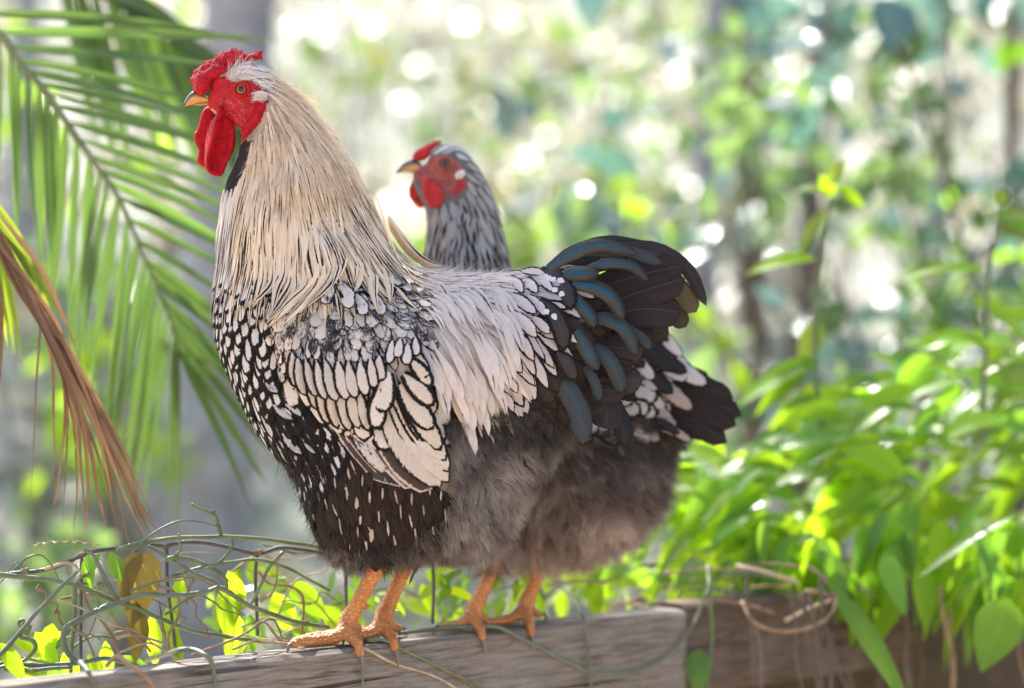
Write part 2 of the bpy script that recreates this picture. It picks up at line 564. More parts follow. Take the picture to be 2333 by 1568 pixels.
def hill_h(x, y):
    t = max(0.0, y - 1.6)
    base = 0.36 * t
    return base * (1 - math.exp(-t * 1.4)) + 0.22 * noise.noise((x * 0.35, y * 0.35, 3.1)) * min(1, t) + 0.06 * noise.noise((x * 1.6, y * 1.6, 7.7)) * min(1, t) - 0.03
grid_sheet('hillside', -26, 26, 1.6, 34, 90, 70, hill_h, M['litter'])

# ------------------------------------------------------------------ the timber edge both birds stand on
BA = Vector((-0.1454, -0.02, BEAM_Z))                  # a point of its upper front edge
BD = Vector((0.7126, 0.7016, 0)).normalized()          # along the timber
BN = Vector((BD.y, -BD.x, 0))                          # out of its front face
M['wood'] = wood_mat('weathered_timber', (0.15, 0.12, 0.093), (0.37, 0.315, 0.262), 0)

def timber(name, t0, t1, front, ztop, depth, height, mat, seed):
    """one timber: rounded, slightly uneven arrises, built in its own frame (x along the grain)"""
    n = 40
    r = 0.004
    prof = [(0, -r), (0.0, -height * 0.33), (0, -height * 0.66), (0, -height + r), (-r, -height), (-depth + r, -height), (-depth, -height + r), (-depth, -r), (-depth + r, 0), (-depth * 0.66, 0), (-depth * 0.33, 0), (-r, 0)]
    V, F = [], []
    for i in range(n + 1):
        t = (t1 - t0) * i / n
        for k, (a, z) in enumerate(prof):
            e = noise.noise((t * 6 + seed, k * 2.3, seed)) * 0.0018
            V.append((t, -a - e, z + noise.noise((t * 9 + seed, k * 1.7, seed + 9)) * 0.0016))
    m = len(prof)
    for i in range(n):
        for k in range(m):
            k2 = (k + 1) % m
            F.append((i * m + k, i * m + k2, (i + 1) * m + k2, (i + 1) * m + k))
    F.append(tuple(range(m))[::-1]); F.append(tuple(n * m + k for k in range(m)))
    o = obj(name, mesh_of(name, V, F, False), mat)
    o.rotation_euler = (0, 0, math.atan2(BD.y, BD.x))
    p = BA + BD * t0 + BN * front
    o.location = (p.x, p.y, ztop)
    return o

BM_LEN = 0.463
b1 = timber('timber_beam', -0.95, BM_LEN, 0.0, BEAM_Z, 0.045, 0.09, M['wood'], 1.7)
tag(b1, 'long weathered grey brown timber that the rooster and the hen stand on', 'timber')
b2 = timber('timber_beam', 0.466, 0.88, -0.004, BEAM_Z + 0.005, 0.05, 0.098, wood_mat('brown_timber', (0.095, 0.06, 0.042), (0.21, 0.15, 0.105), 0), 8.3)
tag(b2, 'short browner timber under hanging vines, butted against the end of the long one', 'timber')

# ------------------------------------------------------------------ feathers
def wprof(shape, v):
    if shape == 'round':
        return (0.45 + 0.55 * math.sin(min(v / 0.55, 1) * PI / 2)) * (1 if v < 0.62 else math.sqrt(max(0, 1 - ((v - 0.62) / 0.38) ** 2)))
    if shape == 'blunt':
        return (0.55 + 0.45 * math.sin(min(v / 0.5, 1) * PI / 2)) * (1 if v < 0.70 else math.sqrt(max(0, 1 - ((v - 0.70) / 0.30) ** 2.4)))
    if shape == 'sickle':
        return (0.6 + 0.4 * math.sin(min(v / 0.4, 1) * PI / 2)) * (1 if v < 0.7 else math.sqrt(max(0, 1 - ((v - 0.7) / 0.3) ** 2)))
    if shape == 'lock':
        return min(1, .10 + v / .4 * .9) * (1 if v < .45 else max(0, 1 - ((v - .45) / .55) ** 1.6))
    if shape == 'oval':
        return (0.5 + 0.5 * math.sin(min(v / 0.5, 1) * PI / 2)) * (1 if v < 0.5 else max(0, 1 - ((v - 0.5) / 0.5) ** 2.2) ** 0.8)
    a = min(1, 0.5 + v / 0.3 * 0.5)                    # 'point'
    return a * (1 if v < 0.35 else max(0, 1 - ((v - 0.35) / 0.65) ** 1.7))

class Feather:
    __slots__ = ('V', 'uv', 'a', 'b', 'c', 'nr', 'nc', 'size')

US = (-1, -0.5, 0, 0.5, 1)

def feather(spine, normals, W_, shape, a, b, c, camber=0.22, fray=0.0, rows=8, twist=0.0):
    """spine: list of points root -> tip; a=(rgb, lace), b=(rgb, stripe), c=(mottle, gloss, random)"""
    P = np.array(spine, float)
    n = len(P)
    T = np.gradient(P, axis=0); T /= np.linalg.norm(T, axis=1)[:, None] + 1e-12
    Nn = np.array(normals, float)
    Ln = float(np.linalg.norm(np.diff(P, axis=0), axis=1).sum())
    f = Feather()
    V, UV = [], []
    for i in range(n):
        v = i / (n - 1)
        nn = Nn[i] - T[i] * np.dot(Nn[i], T[i]); nn /= np.linalg.norm(nn) + 1e-12
        s = np.cross(T[i], nn)
        if twist:
            s = s * math.cos(twist) + nn * math.sin(twist); nn = np.cross(s, T[i])
        wp = wprof(shape, v)
        for u in US:
            j = 1 + (rnd.uniform(-fray, fray) if abs(u) == 1 and 0.2 < v else 0)
            V.append(P[i] + s * (u * wp * W_ * j) - nn * (u * u * camber * W_ * wp))
            UV.append((u, v, min((1 - abs(u)) * wp, (1 - v) * Ln / W_)))
    f.V = V; f.uv = UV; f.a = a; f.b = b; f.c = c; f.nr = n; f.nc = 5
    f.size = Ln * W_
    return f

def feather_mesh(name, fs):
    tv = sum(len(f.V) for f in fs)
    V = np.empty((tv, 3)); UV = np.empty((tv, 3)); A = np.empty((tv, 4)); B = np.empty((tv, 4)); C = np.empty((tv, 4))
    F = []
    o = 0
    for f in fs:
        k = len(f.V)
        V[o:o + k] = f.V; UV[o:o + k] = f.uv; A[o:o + k] = f.a; B[o:o + k] = f.b
        C[o:o + k] = tuple(f.c) + (1.0,)
        nc = f.nc
        for i in range(f.nr - 1):
            for j in range(nc - 1):
                q = o + i * nc + j
                F.append((q, q + 1, q + nc + 1, q + nc))
        o += k
    me = bpy.data.meshes.new(name)
    me.vertices.add(tv); me.vertices.foreach_set('co', V.ravel())
    nf = len(F)
    me.loops.add(nf * 4); me.loops.foreach_set('vertex_index', np.array(F, np.int32).ravel())
    me.polygons.add(nf)
    me.polygons.foreach_set('loop_start', np.arange(0, nf * 4, 4, dtype=np.int32))
    me.polygons.foreach_set('use_smooth', np.ones(nf, bool))
    me.update(calc_edges=True)
    at = me.attributes.new('fuv', 'FLOAT_VECTOR', 'POINT'); at.data.foreach_set('vector', UV.ravel())
    for nm, arr in (('fa', A), ('fb', B), ('fc', C)):
        at = me.attributes.new(nm, 'FLOAT_COLOR', 'POINT'); at.data.foreach_set('color', arr.ravel())
    me.materials.append(M['feather'])
    return me

def hair(name, roots, dirs, length, rad, cols, parent, bend=None, k=4, jit=0.35):
    """loose down: a strand from every root"""
    n = len(roots)
    R = np.asarray(roots, float); Dn = np.asarray(dirs, float)
    L_ = np.asarray(length, float) if not np.isscalar(length) else np.full(n, length)
    L_ = L_ * nrnd.uniform(0.6, 1.25, n)
    Dn = Dn + nrnd.normal(0, jit, (n, 3)); Dn /= np.linalg.norm(Dn, axis=1)[:, None]
    B = nrnd.normal(0, 0.35, (n, 3)) if bend is None else np.asarray(bend) + nrnd.normal(0, 0.25, (n, 3))
    t = np.linspace(0, 1, k)
    P = R[:, None] + Dn[:, None] * (L_[:, None] * t)[..., None] + B[:, None] * (L_[:, None] * t ** 2 * 0.5)[..., None]
    hc = bpy.data.hair_curves.new(name)
    hc.add_curves([k] * n)
    hc.attributes['position'].data.foreach_set('vector', P.ravel())
    ra = hc.attributes.get('radius') or hc.attributes.new('radius', 'FLOAT', 'POINT')
    ra.data.foreach_set('value', np.tile(rad * (1 - 0.8 * t), n))
    ca = hc.attributes.new('col', 'FLOAT_COLOR', 'POINT')
    C = np.concatenate([np.asarray(cols, float), np.ones((n, 1))], 1)
    ca.data.foreach_set('color', np.repeat(C, k, 0).ravel())
    hc.materials.append(M['fluff'])
    return obj(name, hc, None, parent, 'stuff')

class Bird:
    pass

def field(ctrl):
    c = np.array(ctrl, float)
    def f(x, y):
        wgt = 1.0 / ((c[:, 0] - x) ** 2 + (c[:, 1] - y) ** 2 + 200.0) ** 1.6
        d = (wgt[:, None] * c[:, 2:]).sum(0) / wgt.sum()
        return d / (np.linalg.norm(d) + 1e-9)
    return f

def build_body(outline, Wctrl, Y0, extra, legs, voxel=0.0028, smooth=5):
    V, F = inflate(outline, lambda X, Y: idw(Wctrl, X, Y)[..., 0], 6, Y0, extra)
    parts = [(V, F)] + legs
    return remesh(*join(*parts), voxel, smooth)

def surface_points(me, cand):
    nt_ = len(me.polygons)
    me.calc_loop_triangles()
    tri = np.empty(len(me.loop_triangles) * 3, np.int32); me.loop_triangles.foreach_get('vertices', tri)
    tri = tri.reshape(-1, 3)
    co = np.empty(len(me.vertices) * 3); me.vertices.foreach_get('co', co); co = co.reshape(-1, 3)
    a, b, c = co[tri[:, 0]], co[tri[:, 1]], co[tri[:, 2]]
    cr = np.cross(b - a, c - a); ar = np.linalg.norm(cr, axis=1)
    i = nrnd.choice(len(tri), cand, p=ar / ar.sum())
    r1, r2 = np.sqrt(nrnd.rand(cand)), nrnd.rand(cand)
    P = a[i] * (1 - r1)[:, None] + b[i] * (r1 * (1 - r2))[:, None] + c[i] * (r1 * r2)[:, None]
    return P, cr[i] / (ar[i][:, None] + 1e-15)

def poisson(P, spacing):
    """indices of P kept so that no two lie closer than spacing[i]"""
    keep = []
    cells = {}
    cs = 0.012
    for i in range(len(P)):
        s = spacing[i]
        if s <= 0:
            continue
        p = P[i]
        k = (int(p[0] // cs), int(p[1] // cs), int(p[2] // cs))
        ok = True
        for dx in (-1, 0, 1):
            for dy in (-1, 0, 1):
                for dz in (-1, 0, 1):
                    for q in cells.get((k[0] + dx, k[1] + dy, k[2] + dz), ()):
                        d = q - p
                        if d @ d < s * s:
                            ok = False; break
                    if not ok: break
                if not ok: break
            if not ok: break
        if ok:
            keep.append(i); cells.setdefault(k, []).append(p)
    return keep

def lay(bvh, p, d, L, lift0, lift1, rows=8, hang=0.0, bend=None):
    """walk over the body from p along d: spine points and normals"""
    S, NN = [], []
    ds = L / (rows - 1)
    p = Vector(p); d = Vector(d)
    free = False
    nrm = None
    for i in range(rows):
        v = i / (rows - 1)
        loc, n, idx, dist = bvh.find_nearest(p)
        if nrm is None:
            nrm = n
        else:
            nrm = (nrm * 0.5 + n * 0.5).normalized()
        lift = lift0 + (lift1 - lift0) * v
        base = loc if hang == 0 else loc.lerp(p, min(1, hang * v))
        S.append(base + nrm * lift); NN.append(nrm.copy())
        if bend is not None:
            d = d + Vector(bend) * ds
        t = d - nrm * d.dot(nrm)
        t.normalize()
        p = base + t * ds
        d = t * 0.7 + d * 0.3
    return S, NN

def spine_q(bvh, pts, Yfall, layer, rows=9, end_layer=None):
    """photo positions projected onto the near side of the body, then stood off by layer metres"""
    C = crom(pts, rows)
    S, NN = [], []
    last = None
    camp = Vector((0, -D, ZC))
    for i, (x, y) in enumerate(C):
        tgt = Q(x, y, 0)
        dr = (tgt - camp).normalized()
        hit = bvh.ray_cast(camp, dr, 6.0)[0]
        yy = hit.y if hit is not None else None
        S.append([x, y, yy])
    ys = [s[2] for s in S]
    good = [i for i, v in enumerate(ys) if v is not None]
    if good:
        for i in range(rows):
            if ys[i] is None:
                j = min(good, key=lambda g: abs(g - i)); ys[i] = ys[j]
    else:
        ys = [Yfall] * rows
    ys = [max(-1, y) for y in ys]
    sm = list(np.convolve(np.pad(ys, 2, mode='edge'), np.ones(5) / 5, 'valid'))
    el = layer if end_layer is None else end_layer
    return [Q(s[0], s[1], yv - (layer + (el - layer) * i / (rows - 1))) for i, (s, yv) in enumerate(zip(S, sm))]

def face_normals(S, lean=0.25):
    """normals for a feather that faces the near side (-Y)"""
    return [Vector((0, -1, lean)).normalized()] * len(S)

def add_feathers(bird, name, fs, cap=300, rest=None):
    """the largest are parts of their own, the rest one plumage part"""
    order = sorted(range(len(fs)), key=lambda i: -fs[i].size)
    for i in order[:cap]:
        obj(name, feather_mesh(name, [fs[i]]), None, bird)
    if len(order) > cap:
        r = rest or name.replace('_feather', '_plumage')
        obj(r, feather_mesh(r, [fs[i] for i in order[cap:]]), None, bird, 'stuff')

# ------------------------------------------------------------------ the rooster
def qc(pts, x0, y0, s):
    """positions read off an enlarged crop -> photo units"""
    return [(x0 + s * p[0], y0 + s * p[1]) for p in pts]
HC = lambda *p: qc(p, 388.9, 91.1, 0.2325)             # head crop
WC = lambda *p: qc(p, 461.8, 607.6, 0.3488)            # wing crop
SCR = lambda *p: qc(p, 850.6, 546.8, 0.3875)           # saddle crop
TC = lambda *p: qc(p, 1154.4, 516.5, 0.3488)           # tail crop
HH = lambda *p: qc(p, 850.6, 291.6, 0.2325)            # hen head crop
FC = lambda *p: qc(p, 638.0, 1063.3, 0.4167)           # feet crop

WHITE = (0.70, 0.61, 0.555); CREAM = (0.86, 0.675, 0.49); BLACK = (0.014, 0.012, 0.013); BROWNBLACK = (0.034, 0.024, 0.021)

rooster = thing('rooster', 'silver laced rooster with red comb and cream neck standing on the timber', 'rooster', (Q(860, 1300).x, 0.0, BEAM_Z))
R_OUT = [(478, 205), (480, 182), (500, 162), (540, 146), (575, 142), (603, 154), (640, 183), (688, 222), (737, 274), (780, 338), (819, 410), (852, 478), (880, 536), (912, 584), (955, 616), (1010, 627), (1100, 630), (1180, 628), (1240, 622), (1300, 615), (1355, 630), (1392, 685), (1392, 760), (1362, 850), (1312, 930), (1262, 1010), (1207, 1085), (1163, 1155), (1133, 1220), (1095, 1248), (1020, 1252), (930, 1270), (860, 1288), (803, 1286), (752, 1256), (720, 1210), (698, 1155), (681, 1098), (634, 1036), (590, 980), (560, 925), (528, 855), (503, 788), (492, 720), (494, 660), (499, 600), (502, 540), (506, 480), (512, 425), (527, 385), (545, 335), (548, 303), (530, 287), (500, 270), (478, 252), (468, 232)]
R_W = [(480, 230, .012), (500, 200, .018), (560, 220, .025), (580, 160, .022), (640, 260, .034), (620, 360, .042), (700, 450, .058), (800, 470, .045), (640, 560, .066), (760, 620, .082), (600, 760, .086), (800, 850, .100), (1000, 780, .095), (1150, 760, .082), (1260, 750, .058), (1370, 710, .030), (1200, 1000, .055), (850, 1200, .070), (850, 1060, .088), (1050, 1150, .072)]
WING = WC((480, 330), (600, 200), (900, 130), (1200, 220), (1420, 400), (1530, 760), (1600, 1100), (1650, 1300), (1620, 1440), (1480, 1440), (1200, 1240), (900, 1030), (700, 820), (560, 600))
def r_extra(X, Y, d):
    dw = np.where(inside(WING, X, Y), pdist(WING, X, Y), 0)
    return 0.011 * np.clip(dw / 35, 0, 1) ** 0.6

def on_beam(x_q, off, r):
    """a spot on the timber's top: photo column, metres behind its front edge, height r above it"""
    k = SQ / D
    # X = (x_q - 1166.5) * SQ * (D + Y) / D and (X, Y) = BA + BD t - BN off
    bx, by = BA.x - BN.x * off, BA.y - BN.y * off
    m = (x_q - 1166.5) * k
    t = (m * (D + by) - bx) / (BD.x - m * BD.y)
    return Vector((bx + BD.x * t, by + BD.y * t, BEAM_Z + r))

def leg_tubes(top, knee, ankle, r_top, toes, r_toe):
    """thigh end, shank and toes as tubes, to be fused with the body"""
    mid = top.lerp(ankle, 0.5)
    parts = [tube(crom([top, top.lerp(ankle, .35), mid, ankle.lerp(mid, 0.25), ankle], 16), [r_top * 1.25, r_top, r_top * 0.92, r_top * 0.9, r_top * 1.12, r_top * 1.2], 12)]
    for path in toes:
        c = crom([ankle] + path, 14)
        # knuckled pads along the toe
        rr = [r_toe * (1.25 - 0.45 * i / 13) * (1 + 0.10 * math.cos(i * 2.2)) for i in range(14)]
        parts.append(tube(c, rr, 10, flat=0.92))
    parts.append(ball(ankle, r_top * 1.15))
    return parts

rt = 0.0062
an1 = on_beam(793, 0.022, 0.022)
an2 = on_beam(873, 0.020, 0.022)
toesA = [[on_beam(770, .018, .010), on_beam(735, .020, .008), on_beam(705, .017, .0085), on_beam(680, .016, .010), on_beam(664, .014, .006)],
         [on_beam(780, .030, .010), on_beam(745, .036, .008), on_beam(712, .038, .008), on_beam(690, .040, .007)],
         [on_beam(803, .010, .008), on_beam(815, .002, .004), on_beam(822, -.003, -.008)],
         [on_beam(812, .034, .012), on_beam(835, .040, .006), on_beam(848, .043, .005)]]
toesB = [[on_beam(850, .020, .010), on_beam(832, .022, .008), on_beam(810, .024, .008), on_beam(795, .026, .006)],
         [on_beam(860, .030, .010), on_beam(838, .036, .007), on_beam(818, .040, .006)],
         [on_beam(884, .008, .009), on_beam(895, .000, .003), on_beam(901, -.003, -.006)],
         [on_beam(890, .032, .012), on_beam(912, .040, .006)]]
legs = leg_tubes(Q(868, 1275, -0.020), None, an1, 0.0082, toesA, rt) + leg_tubes(Q(940, 1250, 0.045), None, an2, 0.0080, toesB, rt)
legs.append(tube([an1 + Vector((.004, .004, .016)), an1 + Vector((.016, .006, .014)), an1 + Vector((.021, .007, .012))], [.005, .004, .002], 8))
body_me = build_body(R_OUT, R_W, 0.0, r_extra, legs, 0.0026, 4)

FACE = HC((235, 500), (330, 380), (470, 350), (560, 345), (600, 395), (640, 385), (760, 390), (850, 430), (960, 500), (965, 600), (900, 760), (800, 890), (690, 1010), (640, 990), (600, 900), (520, 760), (420, 680), (330, 655), (290, 600))
def skin_body(me, zones, base, leg_z, face):
    """colour of the down by place; red face and orange legs are slots of the one body mesh"""
    n = len(me.vertices)
    co = np.empty(n * 3); me.vertices.foreach_get('co', co); co = co.reshape(-1, 3)
    q = toq_np(co)
    C = np.tile(np.array(base + (1,), float), (n, 1))
    for poly, c in zones:
        C[inside(poly, q[:, 0], q[:, 1]), :3] = c
    at = me.attributes.new('col', 'FLOAT_COLOR', 'POINT'); at.data.foreach_set('color', C.ravel())
    isf = inside(face, q[:, 0], q[:, 1])
    isl = co[:, 2] < leg_z(co)
    mi = np.zeros(len(me.polygons), np.int32)
    for i, p in enumerate(me.polygons):
        v = p.vertices[0]
        mi[i] = 1 if isf[v] else (2 if isl[v] else 0)
    for m in (M['down'], M['face'], M['leg']):
        me.materials.append(m)
    me.polygons.foreach_set('material_index', mi)
NECKZ = [(470, 120), (900, 120), (1000, 640), (880, 660), (560, 650), (470, 600)]
SADZ = [(930, 600), (1240, 600), (1200, 760), (1100, 900), (1000, 880), (640, 820), (640, 680)]
FLUFZ = [(1010, 960), (1300, 960), (1300, 1300), (1000, 1300)]
skin_body(body_me, [(NECKZ, (0.50, 0.40, 0.31)), (SADZ, (0.42, 0.38, 0.36)), (FLUFZ, (0.26, 0.215, 0.185)), ([(495, 440), (540, 320), (580, 320), (560, 385), (530, 440)], (.04, .036, .036))], (0.03, 0.024, 0.022), lambda co: Q(0, 1284, -0.03).z, FACE)
obj('body', body_me, None, rooster)
r_bvh = BVHTree.FromPolygons([v.co.copy() for v in body_me.vertices], [tuple(p.vertices) for p in body_me.polygons])

r_flow = field([(560, 150, .8, .2), (625, 175, .75, .65), (700, 260, .5, .85), (600, 300, .1, 1), (560, 400, -.03, 1), (520, 500, -.02, 1), (650, 450, .06, 1), (760, 400, .32, .95), (850, 520, .34, .94), (900, 600, .32, .95), (680, 640, -.12, 1), (600, 680, -.12, 1), (800, 620, .05, 1), (540, 720, -.05, 1), (500, 800, .2, 1), (580, 900, .45, .87), (650, 1000, .5, .85), (720, 1100, .3, .95), (800, 1200, .15, 1), (900, 1200, .18, 1), (750, 800, .1, 1), (850, 850, .2, 1), (700, 880, .45, .9), (950, 950, .4, .9), (1000, 650, .9, .4), (1100, 680, .8, .6), (1000, 750, .42, .9), (1060, 850, .3, .95), (1150, 750, .55, .8), (1200, 700, .8, .5), (1250, 800, .5, .9), (1250, 650, .9, .3), (1350, 680, .95, .2), (1150, 950, .4, .95), (1050, 1100, .3, .9)])

HK = [(596, 150), (640, 178), (690, 216), (740, 268), (785, 335), (825, 405), (862, 480), (892, 540), (925, 592), (900, 606), (850, 590), (760, 560), (680, 580), (600, 590), (545, 590), (496, 570), (494, 480), (508, 410), (545, 350), (572, 330), (604, 280), (614, 222)]
CROWN = [(540, 130), (600, 130), (640, 200), (614, 222), (590, 200), (560, 190), (535, 190)]
SADDLE = [(925, 600), (1000, 615), (1190, 618), (1150, 680), (1130, 760), (1120, 860), (1060, 880), (1000, 850), (960, 760), (940, 690)]
RUMP = [(1170, 600), (1240, 615), (1252, 690), (1222, 780), (1175, 880), (1120, 890), (1110, 820), (1130, 740), (1150, 680)]
TAILB = [(1240, 600), (1420, 600), (1420, 800), (1300, 1000), (1200, 1010), (1120, 960), (1120, 900), (1175, 880), (1222, 780), (1252, 690)]
SHOULDER = [(600, 720), (680, 660), (940, 640), (975, 700), (985, 760), (930, 800), (820, 800), (700, 850), (640, 840), (610, 780)]
COVERT = [(640, 840), (700, 850), (820, 800), (930, 800), (985, 760), (1010, 860), (1020, 960), (900, 940), (850, 960), (760, 960), (690, 900)]
BREAST = [(470, 600), (600, 600), (610, 780), (640, 850), (700, 920), (780, 1000), (740, 1060), (700, 1120), (640, 1060), (560, 960), (480, 830)]
BELLY = [(640, 990), (720, 980), (860, 1030), (1000, 1110), (1040, 1120), (1040, 1260), (870, 1320), (700, 1300), (640, 1100)]

FACE_A = np.array(FACE)
P, NR = surface_points(body_me, 60000)
q = toq_np(P)
facing = NR[:, 1] < 0.35
def rr(a, b): return rnd.uniform(a, b)
def tone_(c, a, b):
    k = rnd.uniform(a, b)
    return tuple(x * k for x in c)
sp = np.zeros(len(P))
regions = [('face', FACE, 0), ('hackle', HK, .0043), ('crown', CROWN, .0042), ('shoulder', SHOULDER, .0072), ('covert', COVERT, .0125), ('saddle', SADDLE, .0062), ('rump', RUMP, .0105), ('tailb', TAILB, .0100), ('breast', BREAST, .0092), ('belly', BELLY, .0085)]
zone = np.full(len(P), -1)
for k, (nm, poly, s) in enumerate(regions):
    mk = inside(poly, q[:, 0], q[:, 1]) & (zone < 0)
    zone[mk] = k; sp[mk] = s
un = (zone < 0) & (q[:, 1] < 960) & (q[:, 1] > 600) & (q[:, 0] < 1000)
zone[un] = 8; sp[un] = 0.009
un = (zone < 0) & (q[:, 1] < 600) & (q[:, 1] > 400) & (q[:, 0] < 960)
zone[un] = 1; sp[un] = 0.0055
# the side turned away from the photograph carries a looser coat
sp[~facing & (sp > 0)] *= 1.5
sp[P[:, 2] < Q(0, 1284).z] = 0
THROAT = [(500, 430), (540, 335), (580, 325), (560, 385), (530, 430)]
sp[inside(THROAT, q[:, 0], q[:, 1])] = 0
sp[(zone == 9) & (q[:, 1] > 1248)] = 0
keep = poisson(P, sp)
coat = {}
for i in keep:
    x, y = q[i]
    nm = regions[zone[i]][0]
    d2 = r_flow(x, y)
    d = Vector((d2[0], 0, -d2[1]))
    p = Vector(P[i]); far = not facing[i]
    r1 = rnd.random()
    c = (0.0, 0.0, r1)
    ang = rnd.gauss(0, 0.045 if nm == 'hackle' else 0.09) 
    d = Matrix.Rotation(ang, 3, 'Y') @ d
    if nm == 'hackle':
        t = min(1, max(0, (y - 200) / 380))
        L_ = rr(.022, .028) + .042 * t
        W_ = rr(.0013, .0019) + .0015 * t
        tone = rr(.82, 1.08)
        colr = tuple(a * tone for a in (CREAM if x > 540 else WHITE))
        tb = t + .25 * max(0, (x - 700) / 200)
        st = rr(.28, .72) * min(1, .3 + tb) if rnd.random() < 0.16 + .70 * min(1, tb) else 0.0
        S, NN = lay(r_bvh, p, d, L_, .0010 + .0006 * r1, .0026 + .004 * t * r1, 8, 0.3)
        f = feather(S, NN, W_, 'point', colr + (0.0,), (0.10, .08, .07, st), c, .22, .10, twist=rnd.gauss(0, .08))
        key = 'hackle_feather'
    elif nm == 'crown':
        S, NN = lay(r_bvh, p, d, rr(.012, .018), .0008, .003, 6)
        f = feather(S, NN, rr(.0016, .0022), 'point', tone_((.76, .67, .58), .9, 1.08) + (0.0,), (.1, .1, .1, 0.0), c, .3, .1)
        key = 'hackle_feather'
    elif nm == 'saddle':
        t = min(1, max(0, (y - 620) / 200))
        L_ = rr(.030, .040) + .028 * t
        tone = rr(.88, 1.06)
        S, NN = lay(r_bvh, p, d, L_, .001 + .0015 * r1, .005 + .003 * t, 8, 0.3)
        f = feather(S, NN, rr(.0030, .0042), 'point', tuple(a * tone for a in WHITE) + (0.0,), (.1, .08, .07, rr(.1, .3) if rnd.random() < .22 else 0.0), (0.34 if rnd.random() < .10 else 0.0, 0.0, r1), .25, .12, twist=rnd.gauss(0, .10))
        key = 'saddle_feather'
    elif nm == 'shoulder':
        S, NN = lay(r_bvh, p, d, rr(.016, .024), .001, .0045, 7)
        f = feather(S, NN, rr(.0042, .0060), 'round', tone_((.78, .66, .56), .78, 1.04) + (rr(.0, .30) if y < 760 else rr(.2, .45),), BLACK + (0.0,), (rr(.42, .555) if y < 775 else rr(.38, .49), 0.0, r1), .22, .25)
        key = 'shoulder_feather'
    elif nm == 'covert':
        S, NN = lay(r_bvh, p, d, rr(.032, .040), .001, .006, 8)
        f = feather(S, NN, rr(.0098, .0118), 'round', tone_(WHITE, .92, 1.03) + (rr(.30, .42),), BLACK + (0.0,), (0.25, 0.0, r1), .22, .06)
        key = 'wing_feather'
    elif nm == 'rump':
        S, NN = lay(r_bvh, p, d, rr(.038, .052), .002, .0075, 9)
        f = feather(S, NN, rr(.0060, .0082), 'oval', tone_((0.60, 0.52, 0.50), .80, 1.02) + (rr(.22, .38),), BLACK + (0.0,), (0.24, 0.0, r1), .25, .08)
        key = 'rump_feather'
    elif nm == 'tailb':
        S, NN = lay(r_bvh, p, d, rr(.034, .046), .001, .007, 8)
        f = feather(S, NN, rr(.0085, .0115), 'round', tone_(BROWNBLACK, .7, 1.2) + (.2,), BLACK + (0.0,), (0.0, 0.12 if r1 < .3 else 0.0, r1), .25, .06)
        key = 'rump_feather'
    elif nm == 'breast':
        low = min(1, max(0, (y - 880) / 200))
        wd = rr(.0072, .0096)
        side_ = min(1, max(0, (x - 560) / 60)) * (1 if y > 690 else 0)
        dark = rnd.random() < 0.06 + .25 * low + .45 * side_
        lw = .97 if dark else rr(.46, .66) + .12 * low + .10 * side_
        S, NN = lay(r_bvh, p, d, rr(.021, .028) * (1 + .25 * low), .0012, .0052, 8)
        f = feather(S, NN, wd, 'round', tone_((0.66, 0.61, 0.59), .9, 1.05) + (lw,), BLACK + (0.0,), (0.22 + .1 * low, 0.0, r1), .25, .10)
        key = 'breast_feather'
    else:
        streak = rnd.random() < 0.07
        S, NN = lay(r_bvh, p, d, rr(.032, .046), .001, .0040 + .003 * r1, 8)
        # black with a slim pale streak down the shaft
        f = feather(S, NN, rr(.0055, .0080), 'round', ((0.62, .50, .42) if streak else tone_(BROWNBLACK, .5, 1.1)) + ((rr(.80, .92) if streak else .3),), BROWNBLACK + (0.0,), (0.15, 0.0, r1), .2, .22)
        key = 'belly_feather'
    coat.setdefault(key, ([], []))[1 if far else 0].append(f)
CAP = {'hackle_feather': 260, 'saddle_feather': 200, 'shoulder_feather': 120, 'wing_feather': 120, 'rump_feather': 140, 'breast_feather': 260, 'belly_feather': 170}
far_rest = []
for key, (near, far) in coat.items():
    add_feathers(rooster, key, near, CAP[key])
    far_rest += far
obj('plumage', feather_mesh('plumage', far_rest), None, rooster, 'stuff')

def hand(bird, name, bvh, pts, W_q, shape, a, b, c, layer, end_layer=None, yfall=-0.02, rows=9, camber=.2, fray=.04, lean=.25, Y=None, label=None):
    """one feather laid where the photograph shows it"""
    if Y is None:
        S = spine_q(bvh, pts, yfall, layer, rows, end_layer)
    else:
        C_ = crom(pts, rows)
        S = [Q(x, y, Y - layer * i / (rows - 1)) for i, (x, y) in enumerate(C_)]
    f = feather(S, face_normals(S, lean), W_q * SQ * 0.5, shape, a, b, c, camber, fray)
    o = obj(name, feather_mesh(name, [f]), None, bird)
    return o

R1 = rnd.random
